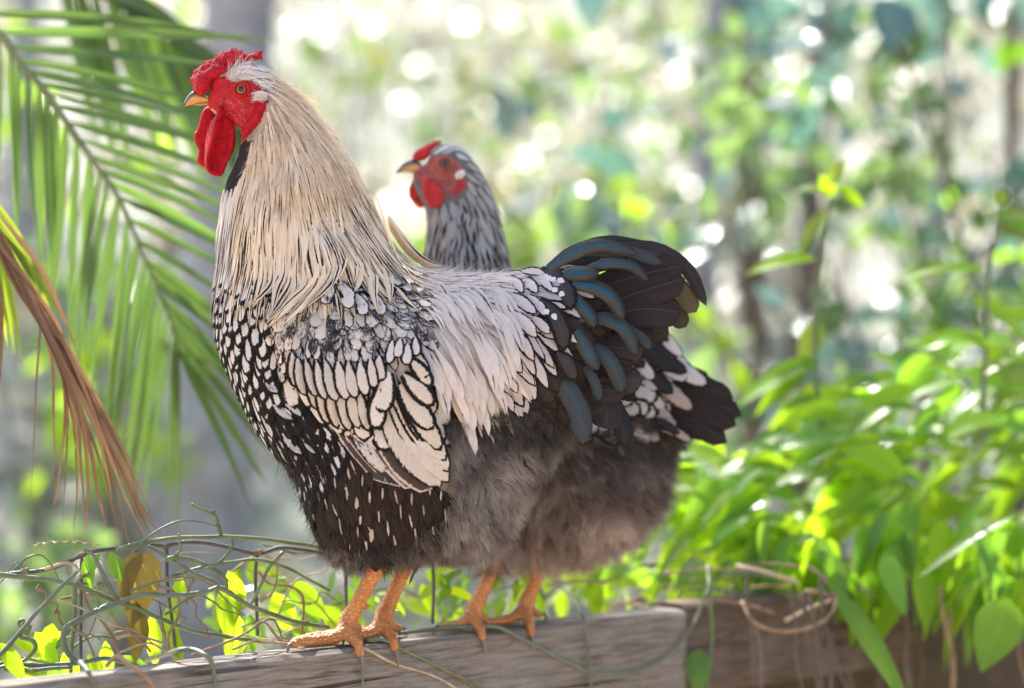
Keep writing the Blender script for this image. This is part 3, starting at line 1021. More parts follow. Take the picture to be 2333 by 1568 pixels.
# wing: dark primaries showing below, then the big white secondaries, then rows of laced coverts
for pts, W_, a, lw, mott in (
        (((860, 1010), (1020, 1210), (1200, 1420)), 95, (0.10, .07, .06), .15, 0),
        (((930, 1050), (1100, 1230), (1290, 1440)), 110, (0.07, .05, .045), .15, 0),
        (((1000, 1060), (1130, 1190), (1260, 1330)), 190, (0.62, .54, .50), .12, .46),
        (((1120, 1150), (1280, 1310), (1400, 1440)), 150, (0.09, .065, .055), .25, .42),
        (((1180, 1180), (1330, 1330), (1500, 1455)), 140, (0.08, .06, .05), .2, .40)):
    hand(rooster, 'primary_feather', r_bvh, WC(*pts), W_ * .3488, 'blunt', a + (lw,), ((.6, .5, .44) if a[0] < .2 else BLACK) + (0.0,), (mott, 0.0, R1()), .003, .005)
sec = [((1170, 900), (1330, 1180), (1560, 1440), 185, .10), ((1230, 880), (1400, 1140), (1612, 1415), 165, .15), ((1260, 860), (1430, 1090), (1612, 1345), 160, .18),
       ((1290, 840), (1430, 1040), (1592, 1272), 155, .22), ((1290, 810), (1420, 990), (1560, 1205), 150, .26), ((1290, 770), (1390, 920), (1510, 1065), 150, .28), ((1310, 700), (1410, 800), (1515, 910), 135, .36), ((1350, 600), (1420, 680), (1500, 790), 110, .40)]
for i, (p0, p1, p2, W_, lw) in enumerate(sec):
    hand(rooster, 'secondary_feather', r_bvh, WC(p0, p1, p2), W_ * .3488, 'round', tone_((0.64, .545, .47), .94, 1.04) + (lw * 1.15,), BLACK + (0.0,), (.16, 0.0, R1()), .006 + .0012 * i, .0075 + .0012 * i, camber=.14, rows=15)
row3 = [(700, 650, 760, 950), (760, 720, 830, 1040), (820, 760, 895, 1070), (880, 780, 960, 1085), (960, 800, 1030, 1065), (1020, 800, 1095, 1085), (1100, 800, 1150, 1075)]
row2 = [(585, 560, 625, 800), (620, 600, 680, 850), (670, 600, 745, 860), (740, 610, 800, 880), (800, 620, 870, 890), (880, 620, 945, 880), (950, 620, 1010, 870), (1030, 620, 1080, 850), (1095, 600, 1120, 800), (1150, 580, 1185, 750)]
for k, (row, W_, lay_) in enumerate(((row3, 92, .010), (row2, 92, .0125))):
    for (x0, y0, x1, y1) in row:
        j = rnd.uniform(-8, 8)
        hand(rooster, 'covert_feather', r_bvh, WC((x0, y0), ((x0 + x1) / 2 - 8 + j, (y0 + y1) / 2), (x1 + j, y1)), (W_ + rnd.uniform(-10, 12)) * .3488, 'round', tone_((0.65, .56, .50), .86, 1.05) + (rr(.32, .50),), BLACK + (0.0,), (.23, 0.0, R1()), lay_ - .003, lay_)
for (x0, y0, x1, y1, W_) in ((1215, 690, 1160, 960, 150), (1150, 800, 1130, 1070, 130), (1240, 480, 1215, 640, 75), (1290, 470, 1270, 600, 75), (1340, 500, 1330, 650, 85), (1390, 460, 1395, 590, 80), (1400, 560, 1460, 730, 95)):
    hand(rooster, 'covert_feather', r_bvh, WC((x0, y0), ((x0 + x1) / 2, (y0 + y1) / 2), (x1, y1)), W_ * .3488, 'round', (0.70, .61, .55, rr(.32, .44)), BLACK + (0.0,), (.2, 0.0, R1()), .012, .016)
for pts, W_ in ((((900, 100), (940, 180), (960, 280)), 110), (((830, 80), (820, 160), (790, 250)), 95), (((1000, 180), (1040, 250), (1050, 320)), 90), (((1120, 180), (1150, 240), (1180, 320)), 80)):
    hand(rooster, 'shoulder_feather', r_bvh, WC(*pts), W_ * .3488, 'round', (0.70, .60, .53, .24), BLACK + (0.0,), (.42, 0.0, R1()), .006, .009, fray=.15)
# white flank patch among the black
for pts, W_ in ((((460, 900), (520, 950), (600, 1010)), 110), (((540, 900), (600, 930), (650, 985)), 90), (((520, 1090), (580, 1160), (660, 1240)), 110), (((660, 1150), (700, 1190), (740, 1225)), 50), (((380, 960), (430, 1050), (460, 1130)), 80), (((480, 1150), (540, 1240), (580, 1300)), 80), (((410, 760), (450, 790), (500, 830)), 90)):
    hand(rooster, 'breast_feather', r_bvh, WC(*pts), W_ * .27, 'oval', (0.58, .53, .50, .40), BLACK + (0.0,), (.42, 0.0, R1()), .006, .009, fray=.2)

# pale shaft flecks among the black
for (x, y) in ((375, 40), (300, 90), (450, 80), (365, 150), (490, 170), (420, 200), (635, 170), (720, 180), (540, 270), (785, 240), (905, 270), (715, 300), (440, 290), (590, 340), (500, 380), (740, 370), (840, 370), (425, 360), (255, 380), (385, 460), (500, 480), (180, 270), (160, 100), (100, 60), (230, 60), (330, 330), (630, 420), (560, 150), (250, 200), (880, 160), (660, 250), (820, 130), (300, 240), (470, 420)):
    L_ = rr(58, 95); b_ = rr(-.1, .25) if x > 300 else rr(.1, .5)
    big = rnd.random() < .10
    hand(rooster, 'belly_feather', r_bvh, FC((x - L_ * b_ * .5, y - L_ * .5), (x, y), (x + L_ * b_ * .6, y + L_ * .5)), (11 if big else 4.6) * rr(.8, 1.25), 'oval', tone_((.60, .47, .39), .65, 1.0) + (0.05,), BROWNBLACK + (0.0,), (.1, 0, R1()), .006, .008, rows=7, fray=.2)

# saddle hackles hanging over the thigh
tips = [(435, 1040), (480, 900), (555, 1090), (520, 960), (600, 1265), (635, 1100), (678, 1155), (700, 1040), (590, 1130), (745, 960), (778, 1025), (715, 900), (660, 960), (800, 880), (830, 830), (610, 1010), (400, 920), (450, 960), (570, 980), (650, 1040), (760, 900), (725, 820), (850, 760), (820, 700), (875, 655), (690, 840), (540, 860)]
for i, (x, y) in enumerate(tips):
    ln = rr(280, 400)
    x0 = x - ln * rr(.30, .46); y0 = y - ln * .95
    hand(rooster, 'saddle_feather', r_bvh, SCR((x0, y0), (x0 + (x - x0) * .62, y0 + (y - y0) * .45), (x0 + (x - x0) * .94, y0 + (y - y0) * .8), (x, y)), rr(17, 25), 'lock', tone_(WHITE, .84, 1.06) + (0.0,), (.1, .08, .07, .18 if rnd.random() < .2 else 0.0), (0, 0.0, R1()), .004 + .004 * R1(), .024, fray=.08, rows=13)

for i in range(34):
    x0, y0 = rr(300, 700), rr(200, 420)
    ln = rr(170, 300)
    x, y = x0 + ln * rr(.55, .75), y0 + ln * rr(.6, .85)
    hand(rooster, 'saddle_feather', r_bvh, SCR((x0, y0), ((x0 + x) / 2 + 12, (y0 + y) / 2 - 14), (x, y)), rr(13, 19), 'lock', tone_(WHITE, .8, 1.04) + (0.0,), (.1, .08, .07, rr(.15, .4) if rnd.random() < .35 else 0.0), (0, 0.0, R1()), .007 + .003 * R1(), .012, fray=.1)

# hackles that fan out over the shoulder and the lone lock behind the neck
for pts in (((690, 560), (705, 640), (660, 700), (604, 753)), ((720, 560), (735, 620), (700, 680), (640, 740)), ((745, 540), (765, 610), (745, 660), (690, 712)), ((665, 560), (670, 640), (640, 700), (610, 742)), ((610, 540), (615, 620), (600, 660), (558, 697)), ((590, 520), (600, 600), (590, 660), (575, 694)), ((770, 520), (780, 590), (772, 630), (752, 668)), ((830, 520), (845, 600), (850, 660), (862, 712)), ((870, 530), (905, 600), (925, 630), (942, 652)), ((800, 540), (815, 600), (815, 640), (806, 660)), ((630, 540), (640, 610), (628, 660), (618, 716)), ((850, 540), (880, 610), (888, 650), (890, 690)), ((700, 540), (722, 610), (718, 650), (665, 706))):
    for r_ in range(3):
        dx, dy = rnd.uniform(-14, 14), rnd.uniform(-16, 8)
        pp = [(x + dx * (1 - .3 * i), y + dy) for i, (x, y) in enumerate(pts)]
        up = rnd.uniform(0, 90); pp[0] = (pp[0][0] - up * .12, pp[0][1] - up)
        st = rr(.25, .55) if rnd.random() < .75 else 0.0
        hand(rooster, 'hackle_feather', r_bvh, pp, rr(12, 16), 'lock', tone_(CREAM, .88, 1.05) + (0.0,), (.1, .08, .07, st), (0, 0.0, R1()), .0005, .009 + .003 * r_, fray=.12, rows=13)
for i in range(14):
    k = i / 13
    pts = ((885 + 5 * k, 492 + 30 * k), (925 + 2 * k, 548 + 24 * k), (968 - 6 * k, 590 + 12 * k), (1016 - 46 * k, 607 + 3 * k))
    st = rr(.3, .6) if i % 2 == 0 else 0.0
    hand(rooster, 'hackle_feather', r_bvh, pts, rr(12, 16), 'point', tone_(CREAM, .8, 1.0) + (0.0,), (.1, .08, .07, st), (0, 0.0, R1()), .002, .004, Y=0.012 + .002 * i, fray=.1)

# tail: broad dark feathers first, then the curved glossy coverts in front of them
DK = (0.036, 0.026, 0.025)
tail = [  # pts, width, depth Y, shape, colour, gloss
    (((300, 280), (540, 215), (800, 190)), 150, .004, 'round', (.03, .026, .026), .15),
    (((500, 260), (800, 200), (1030, 215)), 130, .012, 'sickle', (.075, .055, .035), .25),
    (((330, 225), (480, 130), (680, 75), (925, 97)), 60, .006, 'point', (.03, .028, .03), .3),
    (((700, 110), (980, 140), (1180, 270), (1305, 520)), 88, .03, 'sickle', (.045, .032, .03), .1),
    (((800, 130), (1050, 170), (1210, 320), (1260, 450)), 90, .035, 'sickle', (.03, .024, .024), .05),
    (((900, 300), (1100, 380), (1240, 560)), 120, .03, 'round', (.11, .085, .04), .1),
    (((850, 420), (1050, 520), (1175, 655)), 120, .028, 'round', (.06, .05, .03), .1),
    (((480, 440), (820, 330), (1160, 250)), 185, .000, 'round', DK, .0),
    (((540, 560), (860, 430), (1165, 340)), 190, -.004, 'round', DK, .0),
    (((560, 620), (860, 540), (1145, 560)), 200, -.008, 'round', DK, .0),
    (((700, 660), (900, 660), (1060, 700)), 130, .02, 'round', (.05, .042, .03), .0),
    (((560, 740), (760, 710), (970, 760)), 190, -.006, 'round', DK, .0),
    (((480, 800), (680, 790), (900, 800)), 190, -.012, 'round', (.06, .042, .04), .0),
    (((430, 900), (640, 860), (830, 900)), 190, -.015, 'round', DK, .0),
    (((420, 1000), (640, 1000), (890, 1000)), 170, -.017, 'round', (.06, .042, .038), .0),
    (((400, 1050), (560, 1060), (780, 1080)), 150, -.020, 'round', (.05, .035, .033), .0),
    (((530, 1080), (650, 1190), (640, 1320)), 190, -.014, 'round', (.036, .03, .03), .12),
    (((660, 1120), (740, 1250), (780, 1420)), 130, -.004, 'blunt', (.02, .019, .021), .2),
    (((640, 1090), (760, 1090), (840, 1110)), 90, -.010, 'blunt', (.022, .02, .022), .1)]
for pts, W_, Y_, shp, colr, gl in tail:
    hand(rooster, 'tail_feather', r_bvh, TC(*pts), W_ * .3488 * (1.2 if shp == 'round' else 1), 'blunt' if shp == 'round' else shp, colr + (.12,), tuple(x * .75 for x in colr) + (0.0,), (0, gl, R1()), .006, Y=Y_ - .01, camber=.18, lean=.35, rows=19)
sick = [(((270, 275), (430, 170), (620, 115), (865, 178)), 86, -.022, .8), (((370, 300), (480, 300), (605, 300)), 92, -.034, 1.0), (((520, 275), (660, 235), (820, 255), (928, 352)), 64, -.030, .9),
        (((430, 375), (570, 390), (690, 460), (765, 610)), 92, -.038, 1.0), (((415, 420), (470, 500), (540, 570), (572, 660)), 82, -.042, .95), (((520, 600), (660, 600), (780, 680), (845, 838)), 84, -.034, .6),
        (((385, 640), (450, 690), (530, 810), (598, 940)), 92, -.046, .75), (((540, 770), (640, 830), (720, 960), (752, 1082)), 92, -.030, .45), (((310, 975), (410, 1080), (480, 1230), (500, 1425)), 125, -.046, .25),
        (((350, 580), (420, 575), (520, 620)), 60, -.040, .8), (((500, 910), (560, 980), (590, 1060), (600, 1135)), 60, -.034, .3), (((300, 250), (440, 160), (640, 160), (780, 200)), 70, -.012, .6),
        (((560, 180), (760, 150), (900, 190), (1010, 240)), 70, -.010, .35), (((640, 620), (760, 650), (880, 720), (940, 800)), 60, -.022, .1)]
for pts, W_, Y_, gl in sick:
    hand(rooster, 'sickle_feather', r_bvh, TC(*pts), W_ * .3488 * 1.18, 'sickle', (.055, .06, .065, .10), (.03, .028, .028, 0.0), (0, gl, R1()), .006, Y=Y_ - .008, camber=.30, rows=17, lean=.35, fray=.05)
for pts, W_ in ((((215, 285), (300, 320), (380, 420), (425, 550)), 150), (((210, 480), (300, 560), (360, 680), (375, 820)), 130), (((330, 820), (400, 900), (450, 1010)), 120)):
    hand(rooster, 'rump_feather', r_bvh, TC(*pts), W_ * .3488, 'round', (.05, .042, .045, .35), BLACK + (0.0,), (0, .1, R1()), .010, .014)
for pts in (((235, 320), (270, 330)), ((290, 335), (320, 355)), ((330, 345), (380, 360)), ((300, 400), (330, 425)), ((345, 430), (380, 450)), ((300, 570), (325, 610)), ((250, 540), (270, 575)), ((265, 330), (300, 350))):
    hand(rooster, 'rump_feather', r_bvh, TC(*pts), 14, 'point', (0.7, .66, .66, 0.0), BLACK + (0.0,), (0, 0, R1()), .0155, .0165, rows=5, fray=.2)
rl = [((10, 330), (60, 360), (110, 440), 105), ((90, 330), (150, 370), (205, 440), 110), ((140, 300), (230, 340), (305, 430), 105), ((30, 440), (110, 500), (200, 570), 120), ((140, 450), (210, 510), (255, 590), 100),
      ((30, 560), (120, 630), (200, 730), 130), ((170, 590), (230, 640), (285, 705), 100), ((30, 690), (110, 760), (185, 890), 120), ((-30, 800), (40, 870), (105, 960), 120), ((-10, 980), (40, 1030), (70, 1090), 80), ((-40, 1080), (10, 1130), (48, 1220), 80), ((100, 290), (180, 290), (260, 310), 80), ((20, 300), (80, 310), (130, 330), 70)]
for p0, p1, p2, W_ in rl:
    hand(rooster, 'rump_feather', r_bvh, TC(p0, p1, p2), W_ * .27, 'oval', tone_((0.66, .58, .58), .85, 1.02) + (rr(.20, .34),), BLACK + (0.0,), (.2, 0.0, R1()), .008, .013, fray=.1)

# down of the thigh and the vent
def down(bird, name, me_pts, poly, n, length, colf, flow, rad=.00022, ymax=0.45, zmin=None, jit=.4, bend=None):
    Pp, Nn = me_pts
    qq = toq_np(Pp)
    mk = inside(poly, qq[:, 0], qq[:, 1]) & (Nn[:, 1] < ymax)
    if zmin is not None:
        mk &= Pp[:, 2] > zmin
    ii = np.nonzero(mk)[0]
    if len(ii) == 0:
        return
    ii = nrnd.choice(ii, n)
    R = Pp[ii] + nrnd.normal(0, .0015, (n, 3))
    fl = np.array([flow(*qq[i]) for i in ii])
    if jit > .3:
        nt_ = max(40, n // 34)
        ti = nrnd.choice(n, nt_, replace=False)
        from mathutils.kdtree import KDTree
        kd = KDTree(nt_)
        for a_, b_ in enumerate(ti): kd.insert(R[b_], a_)
        kd.balance()
        near_ = np.array([kd.find(p)[1] for p in R])
    wv = np.array([noise.noise_vector((p[0] * 38, p[1] * 38, p[2] * 38)) for p in Pp[ii]])
    Dn = Nn[ii] * .55 + np.stack([fl[:, 0], np.zeros(n), -fl[:, 1]], 1) * .75 + wv * (.75 if jit > .3 else .1)
    cols = colf(qq[ii])
    if jit > .3:
        # strands of a tuft run together at its tip
        Dn = Dn / np.linalg.norm(Dn, axis=1)[:, None]
        td = Dn[ti] + nrnd.normal(0, .28, (nt_, 3)); td /= np.linalg.norm(td, axis=1)[:, None]
        tipp = R[ti] + td * length * 1.25
        Dn = Dn * .32 + (tipp[near_] - R) / length * .68
        cols = cols * nrnd.uniform(.72, 1.22, nt_)[near_][:, None]
        jit = .10
    return hair(name, R, Dn, length, rad, cols, bird, np.zeros(3) if jit == .10 else bend, 4, jit)
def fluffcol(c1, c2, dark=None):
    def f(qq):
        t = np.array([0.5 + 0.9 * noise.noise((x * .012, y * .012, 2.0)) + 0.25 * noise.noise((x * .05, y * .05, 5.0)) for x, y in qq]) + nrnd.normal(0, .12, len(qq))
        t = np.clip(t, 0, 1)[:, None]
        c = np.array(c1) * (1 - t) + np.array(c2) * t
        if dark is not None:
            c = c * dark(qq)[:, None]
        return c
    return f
PS = surface_points(body_me, 80000)
THIGH = [(1005, 960), (1090, 920), (1180, 940), (1300, 960), (1330, 900), (1290, 1040), (1210, 1110), (1150, 1260), (1000, 1275), (1030, 1110)]
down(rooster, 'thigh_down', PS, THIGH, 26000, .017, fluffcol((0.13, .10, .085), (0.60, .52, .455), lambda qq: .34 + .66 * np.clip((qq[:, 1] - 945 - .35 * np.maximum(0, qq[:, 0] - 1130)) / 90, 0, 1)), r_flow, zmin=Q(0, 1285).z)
down(rooster, 'belly_plume', PS, BELLY, 1800, .013, lambda qq: np.tile((.055, .04, .035), (len(qq), 1)) * nrnd.uniform(.6, 1.9, (len(qq), 1)), r_flow, .00022, zmin=Q(0, 1285).z, jit=.2)
down(rooster, 'belly_down', PS, [(700, 1230), (860, 1240), (1020, 1180), (1060, 1280), (860, 1310), (740, 1290)], 4200, .014, fluffcol((0.05, .04, .036), (0.24, .2, .17)), r_flow, zmin=Q(0, 1285).z)
down(rooster, 'neck_down', PS, [(600, 160), (690, 225), (830, 440), (740, 470), (640, 480), (560, 450), (560, 380), (614, 240)], 4200, .014, lambda qq: np.tile((0.76, .62, .47), (len(qq), 1)) * nrnd.uniform(.75, 1.1, (len(qq), 1)), r_flow, .00014, jit=.12)
down(rooster, 'saddle_down', PS, SADDLE, 2600, .020, lambda qq: np.tile((0.74, .67, .62), (len(qq), 1)) * nrnd.uniform(.75, 1.05, (len(qq), 1)), r_flow, .00014, jit=.12)

# head furnishings
def swell(name, poly, th, Y0, mat, parent, voxel=.0012, smooth=4, step=1.6, bumps=None, yoff=None):
    V, F = inflate(poly, th, step, Y0, yoff=yoff)
    parts = [(V, F)] + (bumps or [])
    return obj(name, remesh(*join(*parts), voxel, smooth), mat, parent)

COMB = HC((245, 515), (212, 440), (202, 375), (235, 310), (290, 255), (350, 208), (425, 182), (450, 140), (520, 108), (600, 88), (680, 105), (760, 138), (810, 132), (850, 108), (888, 116), (882, 185), (800, 205), (710, 225), (640, 270), (570, 330), (500, 375), (420, 410), (385, 450), (340, 520), (285, 530))
bumps = []
br = random.Random(3)
cpoly = closed_spline(COMB, 4)
for i in range(520):
    x, y = br.uniform(430, 600), br.uniform(108, 218)
    if not inside(cpoly, np.array([x]), np.array([y]))[0]:
        continue
    d = pdist(cpoly, np.array([x]), np.array([y]))[0]
    t = min(1, d / 26)
    h = .0115 * math.sqrt(max(0.0, 1 - (1 - t) ** 2))
    for sgn in (-1, 1):
        bumps.append(ball(Q(x + br.uniform(-2, 2), y + br.uniform(-2, 2), sgn * h * br.uniform(.93, 1.05)), br.uniform(.0011, .0026), 7, 5))
lobe = [ball(Q(*HC((320, 400))[0], -.010), (.0085, .007, .010)), ball(Q(*HC((470, 290))[0], -.011), (.011, .006, .005)), ball(Q(*HC((620, 150))[0], -.005), (.012, .006, .0045)), ball(Q(*HC((300, 460))[0], -.008), (.007, .007, .008)), ball(Q(*HC((400, 330))[0], -.013), (.008, .005, .005))]
swell('comb', COMB, .0115, 0.0, M['comb'], rooster, .0010, 2, bumps=bumps + lobe)

NEARW = HC((470, 640), (445, 740), (395, 800), (350, 930), (330, 1090), (335, 1180), (340, 1260), (380, 1312), (430, 1338), (480, 1338), (520, 1300), (570, 1180), (620, 1090), (640, 980), (628, 860), (600, 760), (550, 660))
FARW = HC((335, 660), (300, 720), (262, 860), (226, 930), (236, 1010), (270, 1090), (252, 1170), (270, 1220), (320, 1250), (350, 1220), (420, 1000), (440, 800), (470, 690), (420, 640))
def ridge(x, y):
    # a fold that runs down the wattle
    q0, q1 = np.array(HC((470, 700))[0]), np.array(HC((350, 1200))[0])
    t = np.clip((y - q0[1]) / (q1[1] - q0[1]), 0, 1)
    cx = q0[0] + (q1[0] - q0[0]) * t
    return -0.0060 * np.exp(-((x - cx - 4) / 9) ** 2) + 0.0050 * np.exp(-((x - cx - 30) / 16) ** 2)
swell('wattle', NEARW, .0052, -.0125, M['wattle'], rooster, yoff=ridge)
swell('wattle', FARW, .0046, .0105, M['wattle'], rooster)
EARL = HC((800, 690), (850, 612), (938, 606), (948, 660), (905, 770), (840, 860), (755, 935), (690, 1005), (698, 930), (742, 830))
swell('earlobe', EARL, .0050, -.0270, M['wattle'], rooster, yoff=lambda X, Y: .004 * np.exp(-((X - (588 - (Y - 235) * .62)) / 8) ** 2) - .003)
EART = HC((805, 590), (825, 520), (880, 492), (930, 505), (962, 540), (930, 568), (860, 600))
swell('ear_tuft', EART, .0040, -.0300, M['ear'], rooster)

tr_ = [Q(*HC((br.uniform(820, 950), br.uniform(505, 590)))[0], -.0335) for _ in range(170)]
hair('ear_down', tr_, [(-.75, -.25, -.35)] * 170, .0045, .0002, [(.74, .66, .61)] * 170, rooster, None, 4, .25)

def beak_mat():
    m, nt, b, out = newmat('beak_horn')
    a = N(nt, 'Attribute', attribute_name='col')
    f = tex_noise(nt, 150, 3, objco(nt))
    c = mixc(nt, .3, a.outputs['Color'], ramp(nt, f, [(.3, (.4, .4, .4)), (.7, (1, 1, 1))]), 'MULTIPLY')
    nt.links.new(c, b.inputs['Base Color']); b.inputs['Roughness'].default_value = .28
    return m
M['beak'] = beak_mat()
def beak(parent, top, tip, low, Y0, th, dark, light):
    """upper mandible with a dark ridge, lower mandible under it"""
    for nm, poly in (('upper_beak', top), ('lower_beak', low)):
        V, F = inflate(poly, th, 1.2, Y0)
        me = remesh(V, F, .0008, 3)
        n = len(me.vertices)
        co = np.empty(n * 3); me.vertices.foreach_get('co', co); co = co.reshape(-1, 3)
        qq = toq_np(co)
        py = np.array(sorted(poly[:4]))
        cul = np.interp(qq[:, 0], py[:, 0], py[:, 1])
        t = np.clip((qq[:, 1] - cul) / 9.0 - .75, 0, 1)[:, None]
        if nm == 'lower_beak':
            t = t * 0 + .75
        C = np.concatenate([np.array(dark) * (1 - t) + np.array(light) * t, np.ones((n, 1))], 1)
        me.attributes.new('col', 'FLOAT_COLOR', 'POINT').data.foreach_set('color', C.ravel())
        obj(nm, me, M['beak'], parent)
beak(rooster, HC((245, 490), (195, 515), (150, 575), (118, 655), (190, 640), (300, 625), (410, 612), (440, 580), (330, 540)), None, HC((200, 634), (300, 648), (400, 640), (430, 605), (310, 615)), 0.0, .0075, (0.035, .033, .04), (0.62, .30, .09))

def eye_parts(parent, c, r, iris, lid):
    """eyeball in a fleshy ring, looking out of the near side"""
    m, nt, b, out = newmat('eyeball')
    g = N(nt, 'TexCoord').outputs['Object']
    d = N(nt, 'VectorMath', operation='DISTANCE'); nt.links.new(g, d.inputs[0]); d.inputs[1].default_value = (0, -r * .96, 0)
    t = math_(nt, 'DIVIDE', d.outputs['Value'], r)
    nt.links.new(ramp(nt, t, [(0.0, (.004, .004, .004)), (.54, (.004, .004, .004)), (.60, iris), (.85, tuple(x * .8 for x in iris)), (.98, (.03, .01, .01))]), b.inputs['Base Color'])
    b.inputs['Roughness'].default_value = .05; b.inputs['Coat Weight'].default_value = 0.25
    V, F = ball((0, 0, 0), (r, r, r), 24, 16)
    e = obj('eye', mesh_of('eye', V, F), m, parent)
    e.location = Vector(c) - parent.location
    a = [Vector((math.cos(t_) * r * 1.25, -r * .45, math.sin(t_) * r * 1.12)) for t_ in np.linspace(0, 2 * PI, 29)]
    V, F = tube(a, r * .30, 8, False)
    lidm = obj('eyelid', mesh_of('eyelid', V, F), lid, None)
    lidm.parent = e
ec = HC((692, 485))[0]
eh = r_bvh.ray_cast(Vector((0, -D, ZC)), (Q(*ec) - Vector((0, -D, ZC))).normalized())[0]
eye_parts(rooster, eh + Vector((0, .0012, 0)), .0054, (0.46, .11, .012), M['face'])
# bristles over the eye and on the cheek
br_r, br_d, br_c = [], [], []
for i in range(230):
    cx, cy = (rr(540, 760), rr(250, 400)) if i < 130 else (rr(480, 720), rr(540, 930))
    qx, qy = HC((cx, cy))[0]
    hit = r_bvh.ray_cast(Vector((0, -D, ZC)), (Q(qx, qy) - Vector((0, -D, ZC))).normalized())
    if hit[0] is None: continue
    up = i < 130
    br_r.append(hit[0]); br_d.append((.5, -.35, .75) if up else (.35, -.4, -.7)); br_c.append((.8, .74, .7) if up else (.70, .42, .38))
hair('bristles', br_r, br_d, [.013 if c[1] > .6 else .0045 for c in br_c], .00015, br_c, rooster, None, 4, .22)

def claws(parent, paths, r=.0024):
    for pth in paths:
        V, F = tube(crom(pth, 9), [r, r * .9, r * .6, r * .12], 8)
        obj('claw', mesh_of('claw', V, F), M['claw'], parent)
def claw_from(p, d, L_):
    d = Vector(d).normalized()
    return [p - d * .002, p + d * L_ * .45 + Vector((0, 0, .0012)), p + d * L_ * .85 + Vector((0, 0, -.003)), p + d * L_ + Vector((0, 0, -.008))]
tl = -BD
claws(rooster, [claw_from(toesA[0][-1], tl + BN * .3, .007), claw_from(toesA[1][-1], tl, .010), claw_from(toesA[2][-1], Vector((.35, -.15, -1)), .008), claw_from(toesA[3][-1], BD, .008),
                claw_from(toesB[0][-1], tl, .008), claw_from(toesB[1][-1], tl, .008), claw_from(toesB[2][-1], Vector((.35, -.15, -1)), .009), claw_from(toesB[3][-1], BD, .008)])

# ------------------------------------------------------------------ the hen behind him
HY = 0.20
hen = thing('hen', 'grey hen with small red comb half hidden behind the rooster', 'hen', (Q(1180, 1300, HY).x, HY, BEAM_Z))
H_OUT = [(972, 372), (980, 350), (1002, 334), (1030, 332), (1058, 347), (1086, 382), (1110, 424), (1130, 475), (1145, 535), (1158, 595), (1180, 650), (1300, 690), (1420, 770), (1500, 850), (1530, 900), (1548, 950), (1538, 1010), (1518, 1050), (1510, 1100), (1496, 1146), (1458, 1198), (1412, 1236), (1335, 1266), (1240, 1276), (1150, 1270), (1050, 1240), (960, 1170), (900, 1080), (880, 950), (900, 800), (945, 690), (966, 610), (972, 540), (970, 500), (966, 476), (953, 450), (941, 424), (937, 402), (946, 384)]
H_W = [(970, 385, .010), (1010, 380, .019), (1050, 360, .018), (1050, 450, .022), (1060, 530, .032), (1070, 610, .045), (1100, 750, .072), (1150, 950, .082), (1300, 1100, .085), (1420, 1130, .078), (1300, 800, .07), (1450, 900, .045), (1530, 960, .022)]
hn1 = on_beam(1080, .020, .020); hn2 = on_beam(1197, .020, .020)
h_t1 = [[on_beam(1055, .020, .009), on_beam(1025, .022, .007), on_beam(1000, .024, .006)], [on_beam(1068, .030, .009), on_beam(1045, .037, .006), on_beam(1025, .040, .006)], [on_beam(1088, .008, .008), on_beam(1096, .000, .002), on_beam(1101, -.003, -.007)], [on_beam(1098, .032, .010), on_beam(1116, .040, .005)]]
h_t2 = [[on_beam(1170, .020, .009), on_beam(1135, .022, .007), on_beam(1105, .024, .006)], [on_beam(1185, .030, .009), on_beam(1160, .037, .006), on_beam(1140, .040, .006)], [on_beam(1203, .008, .008), on_beam(1209, .000, .001), on_beam(1211, -.003, -.008)], [on_beam(1215, .032, .010), on_beam(1233, .040, .005)]]
hlegs = leg_tubes(Q(1155, 1225, hn1.y), None, hn1, .0078, h_t1, .0056) + leg_tubes(Q(1240, 1280, hn2.y + .01), None, hn2, .0078, h_t2, .0056)
hen_me = build_body(H_OUT, H_W, HY, None, hlegs, .003, 4)
HFACE = HH((380, 400), (400, 320), (460, 310), (530, 290), (600, 275), (720, 262), (830, 325), (880, 380), (900, 420), (900, 520), (800, 640), (700, 690), (640, 600), (560, 560), (470, 520), (380, 480))
skin_body(hen_me, [([(880, 300), (1200, 300), (1200, 700), (880, 700)], (0.20, .18, .175)), ([(1000, 950), (1600, 950), (1600, 1300), (900, 1300)], (.22, .18, .155))], (.16, .13, .12), lambda co: np.where(toq_np(co)[:, 0] < 1185, Q(0, 1256, HY).z, Q(0, 1276, HY).z), HFACE)
obj('body', hen_me, None, hen)
h_bvh = BVHTree.FromPolygons([v.co.copy() for v in hen_me.vertices], [tuple(p.vertices) for p in hen_me.polygons])
h_flow = field([(1000, 340, .9, -.1), (1050, 360, .8, .5), (1090, 430, .5, .9), (1060, 480, .05, 1), (1000, 530, -.1, 1), (1080, 560, .15, 1), (1140, 560, .35, .95), (1000, 600, -.15, 1), (1300, 800, .9, .5), (1450, 900, .9, .4), (1200, 1100, .25, 1), (1400, 1100, .35, .95), (1300, 1250, .2, 1), (1480, 1150, .1, 1), (1100, 1200, .2, 1)])
HNK = [(985, 330), (1035, 322), (1100, 380), (1150, 500), (1180, 620), (1200, 700), (930, 700), (955, 600), (965, 500), (1000, 470), (1060, 440), (1062, 400), (1055, 360), (1010, 352), (985, 360)]
HP, HN = surface_points(hen_me, 30000)
hq = toq_np(HP)
hin = inside(HNK, hq[:, 0], hq[:, 1]) & ~inside(HFACE, hq[:, 0], hq[:, 1])
hsp = np.where(hin, .0064, 0.0)
hback = (hq[:, 0] > 1150) & (hq[:, 1] < 960) & ~hin
hsp[hback] = .012
near, rest = [], []
